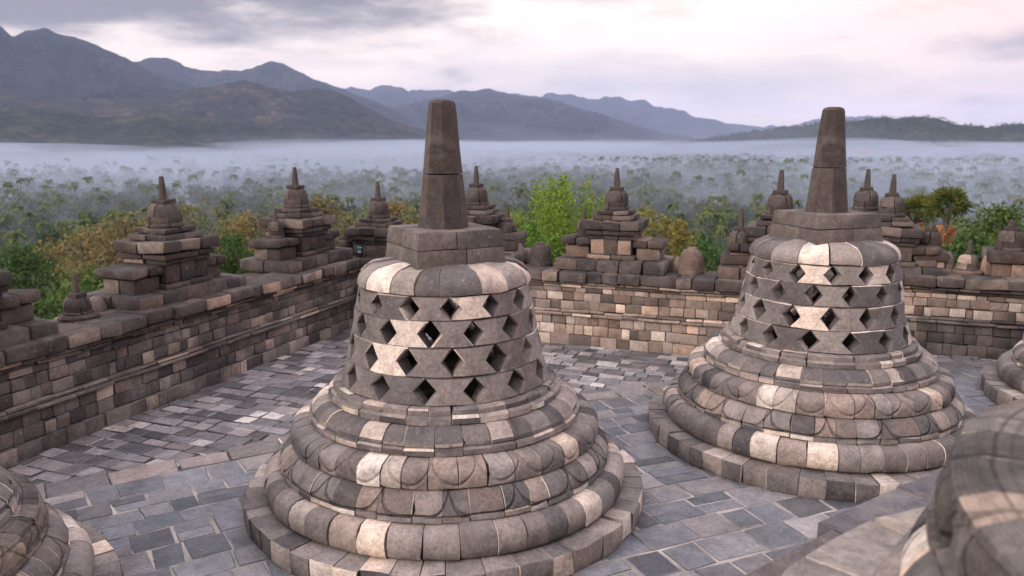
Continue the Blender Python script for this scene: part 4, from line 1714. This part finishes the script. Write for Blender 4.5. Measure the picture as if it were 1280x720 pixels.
def scatter(n, r0, r1, az_, pal, minmask, seed, zf=None, pw=1.0, sc=(.7, 1.25)):
    g = np.random.default_rng(seed)
    out = []
    r = np.sqrt(r0 ** 2 + (r1 ** 2 - r0 ** 2) * g.random(n) ** pw)
    a = g.uniform(-az_, az_, n)
    x, y = r * np.sin(a), r * np.cos(a)
    msk = fbm(x / 210 + 3, y / 75 + 9, 3) > minmask
    # a broad treeless sheet of fields lies under the mist on the left
    msk &= ~((r > 850) & (r < 2600) & (a < R(-3)) & (g.random(n) < .8))
    x, y = x[msk], y[msk]
    z = terrain_z(x, y) - .4 if zf is None else zf(x, y)
    for i in range(len(x)):
        Q = pal[g.integers(len(pal))]
        s = g.uniform(*sc)
        t = g.uniform(0, 6.28)
        c, s_ = cos(t) * s, sin(t) * s
        V = np.empty_like(Q)
        V[..., 0] = Q[..., 0] * c - Q[..., 1] * s_ + x[i]
        V[..., 1] = Q[..., 0] * s_ + Q[..., 1] * c + y[i]
        V[..., 2] = Q[..., 2] * s + z[i]
        out.append(V)
    return np.concatenate(out)


FOREST_A = np.concatenate([scatter(1250, 320, 560, R(42), finetrees, .22, 11, sc=(.55, 1.6)), scatter(2300, 560, 1000, R(42), lowtrees, .34, 1, sc=(.6, 1.8)), scatter(6200, 950, 3300, R(44), tiny, .42, 3, sc=(.6, 1.9))])
FOREST_P = np.concatenate([scatter(800, 240, 560, R(42), palmfine, .25, 22, sc=(.9, 1.5)), scatter(2600, 560, 1500, R(42), palmlow, .32, 2, sc=(1.0, 1.7))])
LEAF_FAR = leaf_mat("far_wood_leaf", [(0, (.016, .034, .015)), (.4, (.034, .062, .022)), (.7, (.055, .082, .028)), (.88, (.09, .095, .04)), (1, (.14, .11, .055))], patch=.03)
tag(quads_obj("far_forest", FOREST_A, LEAF_FAR), kind="stuff")
tag(quads_obj("far_palm_forest", FOREST_P, LEAF_PALM), kind="stuff")
# woods on the near right hill and the left foothill
def on_ridge(G, n, seed, pal, s0=-.95, sc=(.6, 1.0)):
    g = np.random.default_rng(seed)
    na, nr = G.shape[:2]
    out = []
    for _ in range(n):
        i = g.integers(na)
        j = g.integers(3, int(nr * .58))
        P = G[i, j]
        if P[2] < -46:
            continue
        Q = pal[g.integers(len(pal))]
        s = g.uniform(*sc)
        t = g.uniform(0, 6.28)
        V = np.empty_like(Q)
        V[..., 0] = (Q[..., 0] * cos(t) - Q[..., 1] * sin(t)) * s + P[0] + g.normal() * 6
        V[..., 1] = (Q[..., 0] * sin(t) + Q[..., 1] * cos(t)) * s + P[1] + g.normal() * 6
        V[..., 2] = Q[..., 2] * s + P[2] - 4
        out.append(V)
    return np.concatenate(out)


tag(quads_obj("hill_forest", on_ridge(G7, 4200, 5, tiny), LEAF_DARK), kind="stuff")

# far buildings
m_roof, nt, b = mat_new("red_roof")
b.inputs["Base Color"].default_value = (.30, .10, .065, 1)
m_wallw, nt, b = mat_new("white_plaster")
b.inputs["Base Color"].default_value = (.42, .40, .37, 1)


def house(label, px, py, r, wx, wy, h, rh, rz):
    x, y = at_px(px, r)
    z = z_px(py, r, px)
    t = thing("house", label, "house", (x, y, z), rz)
    mb = MB()
    mb.add([(-wx, -wy, -25), (wx, -wy, -25), (wx, wy, -25), (-wx, wy, -25), (-wx, -wy, h), (wx, -wy, h), (wx, wy, h), (-wx, wy, h)],
           [(3, 2, 1, 0), (4, 5, 6, 7), (0, 1, 5, 4), (1, 2, 6, 5), (2, 3, 7, 6), (3, 0, 4, 7)])
    mb.build("wall", m_wallw, t, sharp=20)
    e = 1.5
    mb = MB()
    mb.add([(-wx - e, -wy - e, h + .1), (wx + e, -wy - e, h + .1), (wx + e, wy + e, h + .1), (-wx - e, wy + e, h + .1), (-wx * .6, 0, h + rh), (wx * .6, 0, h + rh)],
           [(0, 1, 5, 4), (1, 2, 5), (2, 3, 4, 5), (3, 0, 4), (3, 2, 1, 0)])
    mb.build("roof", m_roof, t, sharp=20)
    mb = MB()
    for k in range(5):
        xx = -wx * .8 + wx * 1.6 * k / 4
        stone(mb, (xx, -wy - .05, h * .5), (wx * .16, .3, h * .5), ch=.02, wobble=0)
    mb.build("window", M_CORE, t)
    return t


house("long red roofed building in the trees below the right hill", 1078, 193, 1750, 16, 8, 5, 7, .1)
house("smaller red roofed building left of the long one below the right hill", 1052, 195, 1800, 12, 7, 4, 6, -.2)
